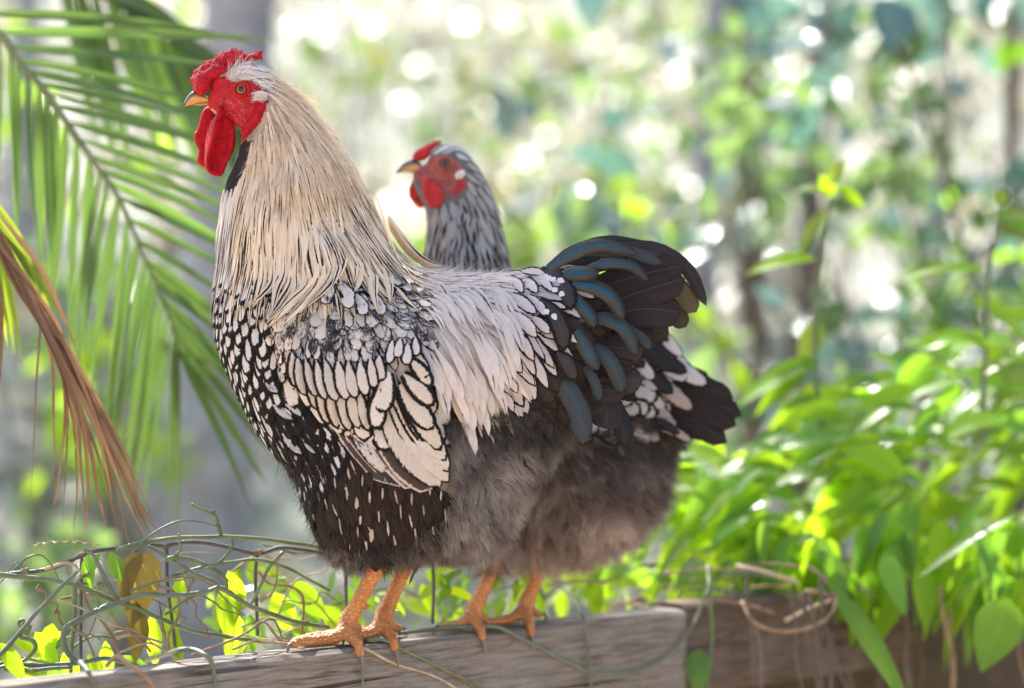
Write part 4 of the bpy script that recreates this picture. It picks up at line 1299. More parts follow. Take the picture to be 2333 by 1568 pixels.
for i in poisson(HP, hsp):
    x, y = hq[i]
    d2 = h_flow(x, y); d = Vector((d2[0], 0, -d2[1]))
    d = Matrix.Rotation(rnd.gauss(0, .12), 3, 'Y') @ d
    if hback[i]:
        S, NN = lay(h_bvh, HP[i], d, rr(.03, .04), .001, .006, 7)
        f = feather(S, NN, rr(.009, .012), 'round', (.45, .42, .41, rr(.3, .45)), BLACK + (0.0,), (.25, 0, R1()))
        rest.append(f); continue
    t = min(1, max(0, (y - 400) / 160))
    tone = rr(.75, 1.1)
    base = np.array((.44, .40, .365)) * (1 - .1 * t) * tone
    if y < 380 and x < 1050: base = np.array((.52, .52, .52)) * tone
    st = rr(.5, .8) if rnd.random() < .12 + .85 * t else 0.0
    S, NN = lay(h_bvh, HP[i], d, rr(.014, .018) + .022 * t, .001, .0045, 7)
    f = feather(S, NN, rr(.0026, .0034) + .0018 * t, 'point', tuple(base) + (0.0,), (.03, .03, .035, st), (0, 0, R1()), .3, .1)
    (near if HN[i, 1] < .35 else rest).append(f)
add_feathers(hen, 'neck_feather', near, 260)
obj('plumage', feather_mesh('plumage', rest), None, hen, 'stuff')
HS = surface_points(hen_me, 60000)
down(hen, 'vent_down', HS, [(1000, 1000), (1560, 930), (1600, 1300), (1000, 1320)], 36000, .018, fluffcol((.20, .145, .12), (.58, .475, .41), lambda qq: .30 + .70 * np.clip((qq[:, 1] - 1035 + np.maximum(0, 1330 - qq[:, 0]) * -.25) / 110, 0, 1)), h_flow, .00024, zmin=Q(0, 1288, HY).z, ymax=.8)  # darker towards the rooster: dark brown plumage plus some shadow put into the colour

# hen's tail: dark fan with white, black-laced coverts over it
def hhand(name, pts, W_, shape, a, b, c, Y_, fray=.05, lean=.4):
    C_ = crom(pts, 15)
    S = [Q(x, y, Y_ - .002 * i / 14) for i, (x, y) in enumerate(C_)]
    obj(name, feather_mesh(name, [feather(S, face_normals(S, lean), W_ * .3488 * SQ * .54, shape, a, b, c, .18, fray)]), None, hen)
for pts, W_, Y_ in ((((700, 780), (1000, 880), (1200, 920)), 150, .16), (((700, 850), (1100, 960), (1330, 1010)), 170, .158), (((700, 900), (1150, 1010), (1480, 1120)), 180, .156), (((700, 950), (1150, 1060), (1535, 1235)), 190, .154), (((700, 1000), (1150, 1120), (1500, 1300)), 190, .152), (((700, 1060), (1100, 1180), (1440, 1415)), 180, .150), (((700, 1100), (1050, 1230), (1330, 1375)), 150, .150), (((700, 1120), (1000, 1280), (1220, 1385)), 130, .148)):
    hhand('tail_feather', TC(*pts), W_, 'blunt', (.032, .023, .021, .12), (.02, .016, .016, 0.0), (0, 0, R1()), HY + Y_ - .17)
cov = [((880, 780), (950, 850), 70), ((940, 740), (1010, 880), 90), ((1000, 740), (1080, 890), 80), ((1030, 720), (1150, 850), 90), ((1080, 860), (1215, 960), 130), ((940, 870), (1120, 1000), 170), ((1140, 930), (1310, 1030), 120), ((1060, 920), (1180, 1000), 110), ((840, 980), (1010, 1170), 190), ((1050, 1060), (1215, 1195), 120), ((960, 1190), (1110, 1350), 150), ((760, 1130), (880, 1270), 140), ((830, 1280), (1005, 1400), 130), ((700, 1330), (830, 1480), 110), ((520, 1380), (655, 1450), 70), ((1020, 1310), (1150, 1370), 60), ((1110, 1340), (1205, 1400), 60), ((420, 1400), (490, 1470), 40), ((880, 900), (960, 1000), 90), ((700, 1180), (800, 1300), 90)]
for i, (p0, p1, W_) in enumerate(cov):
    e = np.array(p1) - np.array(p0)
    q0 = tuple(np.array(p0) - e * .9)
    brown = p1[1] > 1150
    a = (.40, .31, .26) if brown else (.54, .49, .47)
    hhand('covert_feather', TC(q0, p0, p1), W_, 'round', a + (.16,), BLACK + (0.0,), (.40 if brown and i % 2 else .2, 0, R1()), HY - .022 - .0012 * i, .1)
    # the hidden root half of each covert is black
    hhand('covert_feather', TC(tuple(np.array(q0) - e * .5), q0, tuple(np.array(p0) + e * .25)), W_ * 1.05, 'round', (.03, .026, .026, .2), BLACK + (0.0,), (0, 0, R1()), HY - .0235 - .0012 * i, .1)

hoff = HY
def swell_h(name, poly, th, dy, mat, bumps=None):
    V, F = inflate(poly, th, 2.0, HY + dy)
    return obj(name, remesh(*join((V, F), *(bumps or [])), .0014, 4), mat, hen)
M['hcomb'] = skin_red('hen_comb_skin', (0.52, 0.035, 0.035), 500, .5, .25)
M['hface'] = skin_red('hen_face_skin', (0.38, 0.10, 0.085), 500, .6, .1)
hen_me.materials[1] = M['hface']
swell_h('comb', HH((372, 300), (400, 230), (500, 170), (590, 132), (660, 126), (678, 150), (600, 200), (545, 290), (470, 330), (400, 330)), .007, 0, M['hcomb'])
ww = HH((580, 640))[0]
wh = h_bvh.ray_cast(Vector((0, -D, ZC)), (Q(*ww) - Vector((0, -D, ZC))).normalized())[0]
swell_h('wattle', HH((470, 480), (560, 480), (640, 560), (690, 650), (672, 750), (600, 785), (540, 770), (482, 650)), .004, (wh.y if wh else HY - .02) - HY - .008, M['hcomb'])
swell_h('wattle', HH((380, 500), (342, 600), (350, 680), (420, 770), (480, 790), (512, 760), (480, 650), (420, 550)), .004, .009, M['hcomb'])
swell_h('earlobe', HH((840, 510), (910, 508), (908, 570), (830, 665), (770, 690), (800, 600)), .004, -.020, M['hcomb'])
swell_h('ear_tuft', HH((785, 455), (850, 402), (908, 430), (885, 490), (810, 512)), .0045, -.021, M['ear'])
Dq = D
beak(hen, HH((372, 305), (300, 335), (258, 380), (220, 445), (300, 440), (400, 452), (480, 430), (470, 345)), None, HH((300, 445), (390, 462), (480, 460), (480, 435), (400, 452)), HY, .007, (.05, .045, .05), (.50, .32, .12))
hx = HH((705, 350))[0]
hh_ = h_bvh.ray_cast(Vector((0, -D, ZC)), (Q(*hx) - Vector((0, -D, ZC))).normalized())[0]
eye_parts(hen, hh_ + Vector((0, .001, 0)), .0056, (.20, .12, .06), M['hface'])
claws(hen, [claw_from(h_t1[0][-1], tl, .008), claw_from(h_t1[1][-1], tl, .008), claw_from(h_t1[2][-1], Vector((.35, -.15, -1)), .008), claw_from(h_t1[3][-1], BD, .008), claw_from(h_t2[0][-1], tl, .008), claw_from(h_t2[1][-1], tl, .008), claw_from(h_t2[2][-1], Vector((.2, -.15, -1)), .008), claw_from(h_t2[3][-1], BD, .008)])

# ------------------------------------------------------------------ leaves and blades
def blade(pts, W_, nrm, fold=.25, rows=10, shape='palm', twist=0.0):
    """a leaf or leaflet along a spine: V, F, fuv"""
    P_ = crom(pts, rows)
    T = np.gradient(P_, axis=0); T /= np.linalg.norm(T, axis=1)[:, None] + 1e-12
    V, UV, F = [], [], []
    for i in range(rows):
        v = i / (rows - 1)
        n0 = np.array(nrm, float)
        n0 = n0 - T[i] * (n0 @ T[i]); n0 /= np.linalg.norm(n0) + 1e-12
        s = np.cross(T[i], n0)
        if twist:
            a = twist * v
            s, n0 = s * math.cos(a) + n0 * math.sin(a), n0 * math.cos(a) - s * math.sin(a)
        if shape == 'palm':
            w_ = min(1, .35 + v * 4) * (1 if v < .45 else max(.03, 1 - ((v - .45) / .55) ** 1.6))
        elif shape == 'ovate':
            w_ = max(.02, math.sin(PI * min(1, v ** .72)) ** .85)
        else:
            w_ = max(.02, math.sin(PI * v) ** .75)
        for u in (-1, -.5, 0, .5, 1):
            V.append(P_[i] + s * (u * w_ * W_) + n0 * (abs(u) * w_ * W_ * fold))
            UV.append((u, v, 0.0))
        if i:
            o = (i - 1) * 5
            F += [(o + j, o + j + 1, o + 6 + j, o + 5 + j) for j in range(4)]
    return V, F, UV

def blade_mesh(name, blades):
    V, F, UV = [], [], []
    for k, (v, f, uv) in enumerate(blades):
        o = len(V)
        r_ = rnd.random()
        V += v; F += [tuple(i + o for i in q_) for q_ in f]
        UV += [(a, b, r_) for a, b, _ in uv] if len(blades) > 1 else uv
    me = mesh_of(name, V, F)
    me.attributes.new('fuv', 'FLOAT_VECTOR', 'POINT').data.foreach_set('vector', np.array(UV, float).ravel())
    return me

M['palm'] = leaf_mat('palm_leaflet', (0.065, 0.11, 0.032), (0.13, 0.235, 0.04), .30, .42, .5, .3)
M['palm_pale'] = leaf_mat('palm_young', (0.09, 0.14, 0.025), (0.38, 0.48, 0.04), .4, .5, .4, .35)
M['rachis'] = simple('palm_rachis', (0.17, 0.20, 0.10), .5, .4, .3, 50)
M['dry'] = leaf_mat('dry_palm', (0.25, 0.145, 0.085), (0.30, 0.16, 0.07), .6, .22, .3, .45)
M['dry_stem'] = simple('dry_palm_stem', (0.28, 0.14, 0.075), .7, .3, .35, 60)

# the green palm frond hanging at the left: rachis with a leaflet on either side of every node
def frond(label, rach, Y0, n, rl, ll, rdir, ldir, w0, seed, mat, slope=0.0, skip=0.0):
    rg = random.Random(seed)
    path = crom([tuple(p) for p in rach], 40)
    root = Q(path[0][0], path[0][1], Y0)
    t = thing('palm_frond', label, 'palm frond', root)
    pts = [Q(x, y, Y0 + slope * i / 39) for i, (x, y) in enumerate(path)]
    V, F = tube(pts, [.0048, .0038, .0026, .0012], 8)
    obj('rachis', mesh_of('rachis', V, F), M['rachis'], t)
    for k in range(n):
        f = (k + .5) / n
        i = f * 39
        j = int(i)
        x, y = path[j] + (path[min(39, j + 1)] - path[j]) * (i - j)
        for side, (len_, dr) in enumerate(((rl, rdir), (ll, ldir))):
            if rg.random() < skip:
                continue
            a = math.radians(np.interp(f, *zip(*dr)) + rg.uniform(-3.5, 3.5))
            L_ = np.interp(f, *zip(*len_)) * rg.uniform(.9, 1.08)
            dx, dy = math.cos(a), math.sin(a)
            sag = rg.uniform(.02, .10) * L_
            yb = Y0 + slope * f
            dep = rg.uniform(-.03, .05) * (1 if side else 1.6)
            pp = [Q(x, y, yb), Q(x + dx * L_ * .33, y + dy * L_ * .33 + sag * .05, yb + dep * .3), Q(x + dx * L_ * .68, y + dy * L_ * .68 + sag * .35, yb + dep * .8), Q(x + dx * L_, y + dy * L_ + sag, yb + dep)]
            nrm = (rg.uniform(-.35, .35), -1, rg.uniform(.15, .9)) if side == 0 else (rg.uniform(-.7, .2), -1, rg.uniform(-.2, .4))
            b = blade(pp, w0 * rg.uniform(.85, 1.2), nrm, rg.uniform(.15, .5), 10, 'palm', rg.uniform(-.5, .5))
            obj('leaflet', blade_mesh('leaflet', [b]), mat, t)
    return t
RACH = [(-70, 10), (6, 87), (43, 141), (90, 192), (124, 239), (170, 307), (217, 375), (256, 426), (298, 512), (333, 597), (354, 642), (379, 706), (396, 757), (409, 812)]
frond('green palm frond with long hanging leaflets in front of the grey trunk', RACH, .34, 24,
      [(0, 640), (.15, 560), (.4, 420), (.65, 330), (.85, 330), (1, 420)], [(0, 330), (.2, 400), (.45, 440), (.7, 460), (1, 440)],
      [(0, -2), (.15, 8), (.4, 16), (.6, 27), (.8, 40), (1, 66)], [(0, 87), (.3, 90), (.5, 97), (.75, 101), (.9, 99), (1, 86)], .0051, 5, M['palm'], .06)
frond('blurred palm frond farther back at the upper left', [(120, -90), (240, -10), (360, 60), (440, 150), (500, 250)], .75, 13,
      [(0, 300), (1, 260)], [(0, 420), (1, 330)], [(0, 20), (1, 48)], [(0, 78), (.5, 70), (1, 62)], .010, 8, M['palm'], .1)
frond('pale palm frond with narrow yellowish blades at the left edge', [(-150, 330), (-90, 380), (-40, 430), (0, 500)], .16, 8,
      [(0, 300), (1, 330)], [(0, 330), (1, 330)], [(0, 48), (1, 62)], [(0, 82), (1, 76)], .0050, 12, M['palm_pale'], .03)

# the dry brown frond
dry = thing('dry_palm_frond', 'dry brown palm frond with split strips hanging over the vines', 'palm frond', Q(-30, 470, .05))
axis = crom([(-40, 455), (0, 545), (45, 640), (115, 745), (213, 915), (300, 1080), (345, 1180), (370, 1222)], 60)
def dax(t): return axis[min(59, max(0, int(t * 59)))]
strips = [(.30, [(88, 690), (84, 860), (70, 1150)]), (.34, [(112, 780), (124, 950), (122, 1190)]), (.40, [(140, 850), (152, 1000), (142, 1210)]), (.40, [(150, 880), (175, 1080), (163, 1255)]),
          (.44, [(165, 900), (184, 1050), (196, 1240)]), (.46, [(172, 900), (200, 1080), (193, 1225)]), (.50, [(190, 960), (222, 1120), (246, 1214)]), (.52, [(205, 980), (250, 1130), (280, 1270)]),
          (.55, [(220, 980), (262, 1120), (300, 1262)]), (.60, [(240, 1010), (290, 1140), (345, 1254)]), (.66, [(262, 1040), (310, 1150), (362, 1250)]), (.7, [(280, 1060), (322, 1160), (372, 1222)]),
          (.72, [(285, 1080), (330, 1170), (340, 1180)]), (.36, [(128, 800), (150, 940), (128, 1130), (118, 1150)]), (.25, [(96, 690), (118, 712)]), (.3, [(120, 720), (150, 782)]), (.5, [(200, 930), (240, 1050), (258, 1170)]), (.55, [(225, 980), (300, 1130), (330, 1235)])]
rg = random.Random(4)
for t_, tail_ in strips:
    a0 = dax(max(0, t_ - .32)); a1 = dax(t_ - .12)
    off = rg.uniform(-10, 10)
    yb = .05 + rg.uniform(-.02, .03)
    pts = [Q(a0[0] + off * .5, a0[1], .05), Q(a1[0] + off, a1[1], yb)] + [Q(x, y, yb + .01 * i) for i, (x, y) in enumerate(tail_)]
    obj('strip', blade_mesh('strip', [blade(pts, rg.uniform(.0017, .0027), (rg.uniform(-.8, .8), -1, .2), rg.uniform(.2, .7), 16, 'palm', rg.uniform(-.6, .6))]), M['dry'], dry)
for k in range(8):
    off = (k - 4) * 4.2 + rg.uniform(-2, 2)
    i0, i1 = rg.randint(0, 8), rg.randint(34, 59)
    pts = [Q(p[0] + off * (.45 + .55 * math.sin(PI * min(1, (i + 4) / 50))) , p[1] - off * .35, .045 + rg.uniform(-.006, .006)) for i, p in enumerate(axis[i0:i1:5])]
    if len(pts) > 2:
        obj('strip', blade_mesh('strip', [blade(pts, rg.uniform(.0022, .0034), (rg.uniform(-.6, .6), -1, .3), rg.uniform(.3, .8), 16, 'palm', rg.uniform(-.4, .4))]), M['dry'], dry)
V, F = tube([Q(x, y, .058) for x, y in axis[:22:3]], [.009, .007, .003], 8, flat=.5)
obj('stem', mesh_of('stem', V, F), M['dry_stem'], dry)
for pts in (((0, 492), (85, 600), (130, 690), (183, 818)), ((-10, 610), (2, 720), (0, 900))):
    obj('strip', blade_mesh('strip', [blade([Q(x, y, .09) for x, y in pts], .0026, (.3, -1, .3), .4, 12)]), M['dry'], dry)

# ------------------------------------------------------------------ wire fence and the vines on it
M['wire'] = simple('wire', (0.085, 0.08, 0.085), .55, .5, .4, 90)
M['vine'] = simple('vine_stem', (0.135, 0.175, 0.075), .45, .4, .35, 45)
M['vine_grey'] = simple('vine_stem_grey', (0.125, 0.15, 0.095), .42, .5, .3, 45)
M['vine_dry'] = simple('vine_dry', (0.27, 0.18, 0.11), .75, .2, .4, 60)
M['straw'] = simple('straw', (0.42, 0.33, 0.21), .7, .3, .3, 60)
M['leaf'] = leaf_mat('vine_leaf', (0.075, 0.165, 0.016), (0.50, 0.78, 0.02), .32, .60, .3, .35)
M['leaf_glossy'] = leaf_mat('glossy_leaf', (0.050, 0.13, 0.022), (0.34, 0.64, 0.03), .20, .50, .45, .35)
M['leaf_old'] = leaf_mat('old_leaf', (0.17, 0.125, 0.03), (0.30, 0.215, 0.03), .5, .42, .4, .4)
VC = lambda *p: qc(p, 0.0, 1154.4, 0.3125)
def fy(x, back=.035):
    """depth of the fence line behind the timber, by photo column"""
    return (x - 810) * SQ * .38 + .055 + back
fence = thing('wire_fence', 'sagging dark wire fence wrapped in tendrils behind the timber', 'fence', Q(190, 1265, fy(190)))
for pts in (VC((-30, 512), (100, 487), (280, 470), (450, 425), (600, 355), (720, 320), (900, 300), (1050, 275), (1200, 290)), VC((1200, 290), (1330, 262), (1500, 265), (1700, 305), (1880, 345), (2050, 300), (2300, 330), (2700, 400))):
    V, F = tube(crom([Q(x, y, fy(x)) for x, y in pts], 40), .0021, 8)
    obj('wire', mesh_of('wire', V, F), M['wire'], fence)
for pts in (VC((598, 350), (592, 560), (588, 820), (590, 1180)), VC((1215, 300), (1220, 560), (1250, 800), (1290, 1130)), VC((1875, 345), (1862, 500), (1870, 720), (1878, 940)), [(790, 1285), (788, 1340), (792, 1420)], [(985, 1275), (988, 1340), (985, 1420)]):
    V, F = tube(crom([Q(x, y, fy(x)) for x, y in pts], 20), .0017, 8)
    obj('wire', mesh_of('wire', V, F), M['wire'], fence)
for c in VC((600, 360), (1215, 295), (1880, 340), (480, 410), (180, 475)):
    x, y = c
    coil = [Q(x - 8 + 16 * s, y + 5.5 * math.cos(s * 30) - 4 * s, fy(x) - .003 * math.sin(s * 30)) for s in np.linspace(0, 1, 46)]
    V, F = tube(coil, .0007, 5)
    obj('wire_knot', mesh_of('wire_knot', V, F), M['vine_dry'], fence)

def vine(label, stems, root, mats='vine', group=None):
    t = thing('vine', label, 'vine', root, group)
    for pts, r, mt in stems:
        P_ = crom(pts, max(14, len(pts) * 6))
        P_ = P_ + np.array([[noise.noise((p[0] * 30, p[2] * 30, 1.0)) * .0016, 0, noise.noise((p[0] * 30, p[2] * 30, 8.0)) * .0016] for p in P_])
        n_ = len(P_)
        rr_ = [r * (1 - .25 * i / n_) * (1.22 if i % 17 == 8 else 1) for i in range(n_)]
        V, F = tube(P_, rr_, 8)
        obj('stem', mesh_of('stem', V, F), M[mt], t)
    return t
def PQ(pts, back, slope=0.0):
    n_ = len(pts)
    return [Q(x, y, fy(x, back) + slope * i / max(1, n_ - 1)) for i, (x, y) in enumerate(pts)]
v1 = vine('thick grey green vine forking in front of the hanging yellow leaf', [
    (PQ(VC((-30, 1150), (200, 1150), (350, 1160), (560, 1140), (760, 1110), (900, 1130), (1020, 1170)), -.02), 0.00256, 'vine_grey'),
    (PQ(VC((560, 1130), (490, 1060), (460, 960), (480, 880), (600, 815), (760, 745), (900, 690), (1040, 645), (1250, 645), (1480, 625), (1590, 590)), -.02), 0.00269, 'vine_grey'),
    (PQ(VC((865, 690), (800, 590), (730, 470), (660, 345), (600, 320)), -.015), 0.00230, 'vine_grey'),
    (PQ(VC((1600, 595), (1560, 555), (1420, 490), (1250, 385), (1150, 320), (1080, 290)), -.01), 0.00211, 'vine_grey'),
    (PQ(VC((1600, 595), (1660, 620), (1860, 735), (2080, 820), (2400, 885)), -.01), 0.00256, 'vine'),
    (PQ(VC((20, 1190), (250, 1190), (520, 1170)), -.025), 0.00230, 'vine_grey')], Q(175, 1510, fy(175)))
v2 = vine('yellow green vine slanting down across the fence to the rooster foot', [
    (PQ(VC((-30, 490), (120, 505), (350, 535), (560, 575), (720, 640), (850, 695), (960, 730), (1150, 810), (1400, 905), (1600, 945), (1850, 975), (2150, 1000), (2400, 1015)), -.005), 0.00243, 'vine'),
    (PQ(VC((545, 560), (545, 760), (525, 1000), (520, 1230)), .0), 0.00230, 'vine')], Q(0, 1310, fy(0)))
v3 = vine('arching green vine along the top of the wire fence', [
    (PQ(VC((850, 320), (1000, 275), (1200, 238), (1400, 225), (1700, 222), (2000, 245), (2300, 290), (2600, 340)), .01), 0.00230, 'vine'),
    (PQ(VC((1210, 385), (1280, 370), (1420, 390), (1550, 460), (1640, 530), (1655, 600)), -.012), 0.00230, 'vine'),
    (PQ(VC((1290, 400), (1285, 350), (1320, 310), (1300, 200)), -.012), 0.00154, 'vine'),
    (PQ(VC((1610, 205), (1580, 120), (1560, 70), (1420, 0), (1400, -20)), .01), 0.00192, 'vine'),
    (PQ(VC((1560, 70), (1555, 30)), .01), 0.00166, 'vine'),
    (PQ(VC((1240, 505), (1450, 450), (1700, 400), (1850, 385), (2050, 430), (2250, 530), (2400, 620)), .02), 0.00192, 'vine'),
    (PQ(VC((2060, 330), (1960, 450), (1900, 560), (1840, 700)), .02), 0.00179, 'vine'),
    (PQ(VC((1690, 230), (1690, 290), (1620, 380), (1540, 460)), .02), 0.00154, 'vine')], Q(400, 1230, fy(400)))
v4 = vine('slender grey vine rising from the lower left corner', [
    (PQ(VC((-40, 1110), (60, 1020), (170, 890), (270, 770), (420, 610), (560, 480)), -.03), 0.00230, 'vine_grey'),
    (PQ(VC((280, 1180), (380, 1050), (480, 930), (620, 810), (820, 700)), .03), 0.00230, 'vine'),
    (PQ(VC((150, 950), (240, 980), (260, 1040), (190, 1110), (80, 1150), (-20, 1180)), -.03), 0.00218, 'vine')], Q(0, 1490, fy(0)))
def fq(pts, f):
    """points in front of the timber face, f metres off it"""
    out = []
    for x, y in pts:
        p = on_beam(x, -f, 0)
        out.append(Q(x, y, p.y))
    return out
v5 = vine('green vine looping over the front of the timber below the hen', [
    ([on_beam(905, .03, .004), on_beam(980, .02, .006), on_beam(1060, .012, .006), on_beam(1115, .003, .005)] + fq([(1160, 1440), (1250, 1486), (1340, 1528), (1420, 1534), (1490, 1512), (1545, 1470), (1585, 1410), (1612, 1345)], .006), 0.00205, 'vine_grey'),
    ([Q(1250, 1310, .33), Q(1290, 1350, .30)] + fq([(1325, 1400), (1342, 1460), (1345, 1530), (1352, 1580)], .008), 0.00192, 'vine_grey'),
    ([Q(1612, 1290, .36)] + fq([(1616, 1345), (1622, 1440), (1616, 1530), (1600, 1600)], .014), 0.00230, 'vine')], on_beam(1115, 0, 0))
v6 = vine('thin olive vine trailing down the timber from the rooster foot', [
    ([on_beam(838, .010, .004), on_beam(870, .003, .004)] + fq([(905, 1474), (960, 1500), (1020, 1530), (1060, 1550), (1110, 1580)], .003), 0.00154, 'vine'),
    (fq([(1030, 1536), (1050, 1540), (1075, 1562), (1095, 1580)], .004), 0.00077, 'vine_dry'),
    ([on_beam(825, .004, .002)] + fq([(822, 1480), (826, 1530), (826, 1590)], .004), 0.00115, 'vine')], on_beam(860, 0, 0))
v7 = vine('dry tan runner lying on the timber left of the rooster foot', [
    ([on_beam(440, .02, .006), on_beam(520, .03, .014), on_beam(570, .03, .022), on_beam(600, .03, .028), on_beam(640, .03, .010), on_beam(690, .03, .008)], 0.00141, 'vine_dry'),
    ([on_beam(530, .034, .006), on_beam(590, .034, .012), on_beam(660, .03, .004)], 0.00128, 'straw'),
    ([on_beam(560, .02, .020), on_beam(600, .022, .012), on_beam(655, .02, .008), on_beam(700, .02, .006)], 0.00115, 'straw'),
    (fq([(830, 1476), (880, 1505), (930, 1522), (1000, 1545), (1060, 1580)], .004), 0.00141, 'straw')], on_beam(600, .02, 0))
v8 = vine('stout grey vine bent over the near end of the timber', [
    ([Q(330, 1505, fy(330, -.02)), on_beam(400, .03, .010), on_beam(440, .012, .012)] + fq([(470, 1496), (484, 1516), (492, 1560), (496, 1600)], .006), 0.00230, 'vine_grey'),
    ([on_beam(182, .02, .012)] + fq([(200, 1530), (212, 1560), (216, 1600)], .006), 0.00218, 'vine_grey'),
    ([on_beam(240, .02, .006), on_beam(265, .01, .014)] + fq([(300, 1518), (330, 1540), (352, 1570)], .008), 0.00218, 'vine_dry')], on_beam(400, .02, 0))

# tendrils
tendr = [VC((480, 440), (495, 490), (520, 540)), VC((290, 570), (262, 610), (330, 615), (350, 690), (420, 720), (395, 780), (430, 760), (430, 830), (500, 890), (600, 920), (660, 1020), (690, 1110)), VC((610, 610), (640, 720), (740, 830), (820, 950), (890, 1110)), VC((700, 640), (720, 720), (680, 860), (640, 950)), VC((860, 660), (900, 640), (1000, 560), (1150, 525), (1380, 515), (1410, 530), (1380, 600), (1360, 710)),
         VC((1150, 580), (1250, 610), (1310, 700), (1290, 830), (1230, 930), (1230, 1060)), VC((1330, 480), (1390, 660), (1430, 720), (1430, 800), (1500, 880), (1520, 960)), VC((1880, 470), (1960, 560), (2100, 580), (2190, 630), (2215, 720), (2200, 920)), VC((640, 560), (560, 560), (600, 510), (680, 480)), VC((1160, 690), (1180, 820), (1210, 980), (1230, 1060)), VC((800, 770), (860, 850), (960, 930), (1050, 1000), (1100, 1060)), VC((-20, 1050), (100, 1090), (250, 1120), (400, 1170)), VC((2030, 370), (2000, 600), (1900, 700))]
tt = thing('tendrils', 'thin brown dry tendrils dangling from the wire fence', 'tendrils', Q(300, 1330, fy(300)))
for i, pts in enumerate(tendr):
    V, F = tube(crom(PQ(pts, -.01 + .004 * (i % 5)), 30), .0009 + .0003 * (i % 3), 6)
    obj('tendril', mesh_of('tendril', V, F), M['vine_dry'], tt)
rg = random.Random(91)
tw = thing('vine', 'tangle of thin runners and dead stalks woven through the wire fence', 'vine', Q(420, 1400, fy(420)))
for i in range(26):
    x, y = rg.uniform(-40, 700), rg.uniform(1240, 1500)
    a = rg.uniform(-.7, .7); L_ = rg.uniform(90, 300)
    pts = [(x + L_ * s_ * math.cos(a) + rg.uniform(-14, 14), min(1520, y + L_ * s_ * math.sin(a) + rg.uniform(-20, 20) - 26 * math.sin(PI * s_))) for s_ in (0, .25, .5, .75, 1)]
    V, F = tube(crom(PQ(pts, rg.uniform(-.02, .07)), 26), [rg.uniform(.0006, .0017), .0006], 6)
    obj('runner', mesh_of('runner', V, F), M[rg.choice(['vine', 'vine', 'vine_grey', 'vine_dry', 'straw'])], tw)
tg = thing('curly_tendrils', 'pale green curled tendrils springing from the vines', 'tendrils', Q(60, 1420, fy(60)))
for (x, y, r_, n_) in ((60, 1425, 11, 3.2), (50, 1418, 9, 2.4), (228, 1330, 7, 2.0)):
    pts = [Q(x + r_ * (1 - .12 * s) * math.cos(s * 2 * PI), y + r_ * .9 * math.sin(s * 2 * PI) + 3 * s, fy(x, -.02) + .004 * s) for s in np.linspace(0, n_, 44)]
    V, F = tube(pts, .0011, 6); obj('tendril', mesh_of('tendril', V, F), M['vine'], tg)
pts = [Q(70 + s * 155, 1246 - 10 * math.sin(s * 3) - 5 * abs(math.cos(s * 22)), fy(120, .03) + .005 * math.sin(s * 44)) for s in np.linspace(0, 1, 60)]
V, F = tube(pts, .0008, 6); obj('tendril', mesh_of('tendril', V, F), M['straw'], tg)

# ------------------------------------------------------------------ leaves near the fence
def leaf_at(parent, x, y, Yd, ang, L_q, W_q, mat, droop=.25, face=(0, -1, .35), shape='ovate', fold=.15, seed=0, name='leaf'):
    """one broad leaf from its stalk end at a photo position; ang in degrees, 90 hangs straight down"""
    a = math.radians(ang)
    k = SQ * (D + Yd) / D
    p0 = Q(x, y, Yd)
    dr = Vector((math.cos(a), 0, -math.sin(a)))
    r_ = random.Random(seed)
    dep = r_.uniform(-.35, .35)
    dr = (dr + Vector((0, dep, 0))).normalized()
    L_ = L_q * k
    pts = [p0 + dr * (L_ * s) + Vector((0, 0, -droop * L_ * s * s)) for s in (0, .33, .66, 1)]
    b = blade(pts, W_q * k * .5, face, fold, 9, shape, r_.uniform(-.35, .35))
    return obj(name, blade_mesh(name, [b]), mat, parent)

hl = thing('hanging_leaf', 'withered yellow brown leaf hanging from the wire fence', 'leaf', Q(330, 1260, fy(330)))
lv = []
for pts, W_ in ((((345, 1258), (325, 1310), (310, 1370), (300, 1430)), 44), (((310, 1370), (318, 1430), (312, 1470), (308, 1512)), 24), (((325, 1262), (298, 1290), (285, 1340), (290, 1395)), 22)):
    obj('leaf_blade', blade_mesh('leaf_blade', [blade([Q(x, y, fy(x, .0)) for x, y in pts], W_ * SQ, (rr(-.3, .3), -1, .1), rr(-.3, .4), 12, 'ovate', rr(-.6, .6))]), M['leaf_old'], hl)
nl = thing('vine_leaves', 'bright green vine leaves growing behind the left part of the timber', 'plant', Q(300, 1480, fy(300)))
rg = random.Random(21)
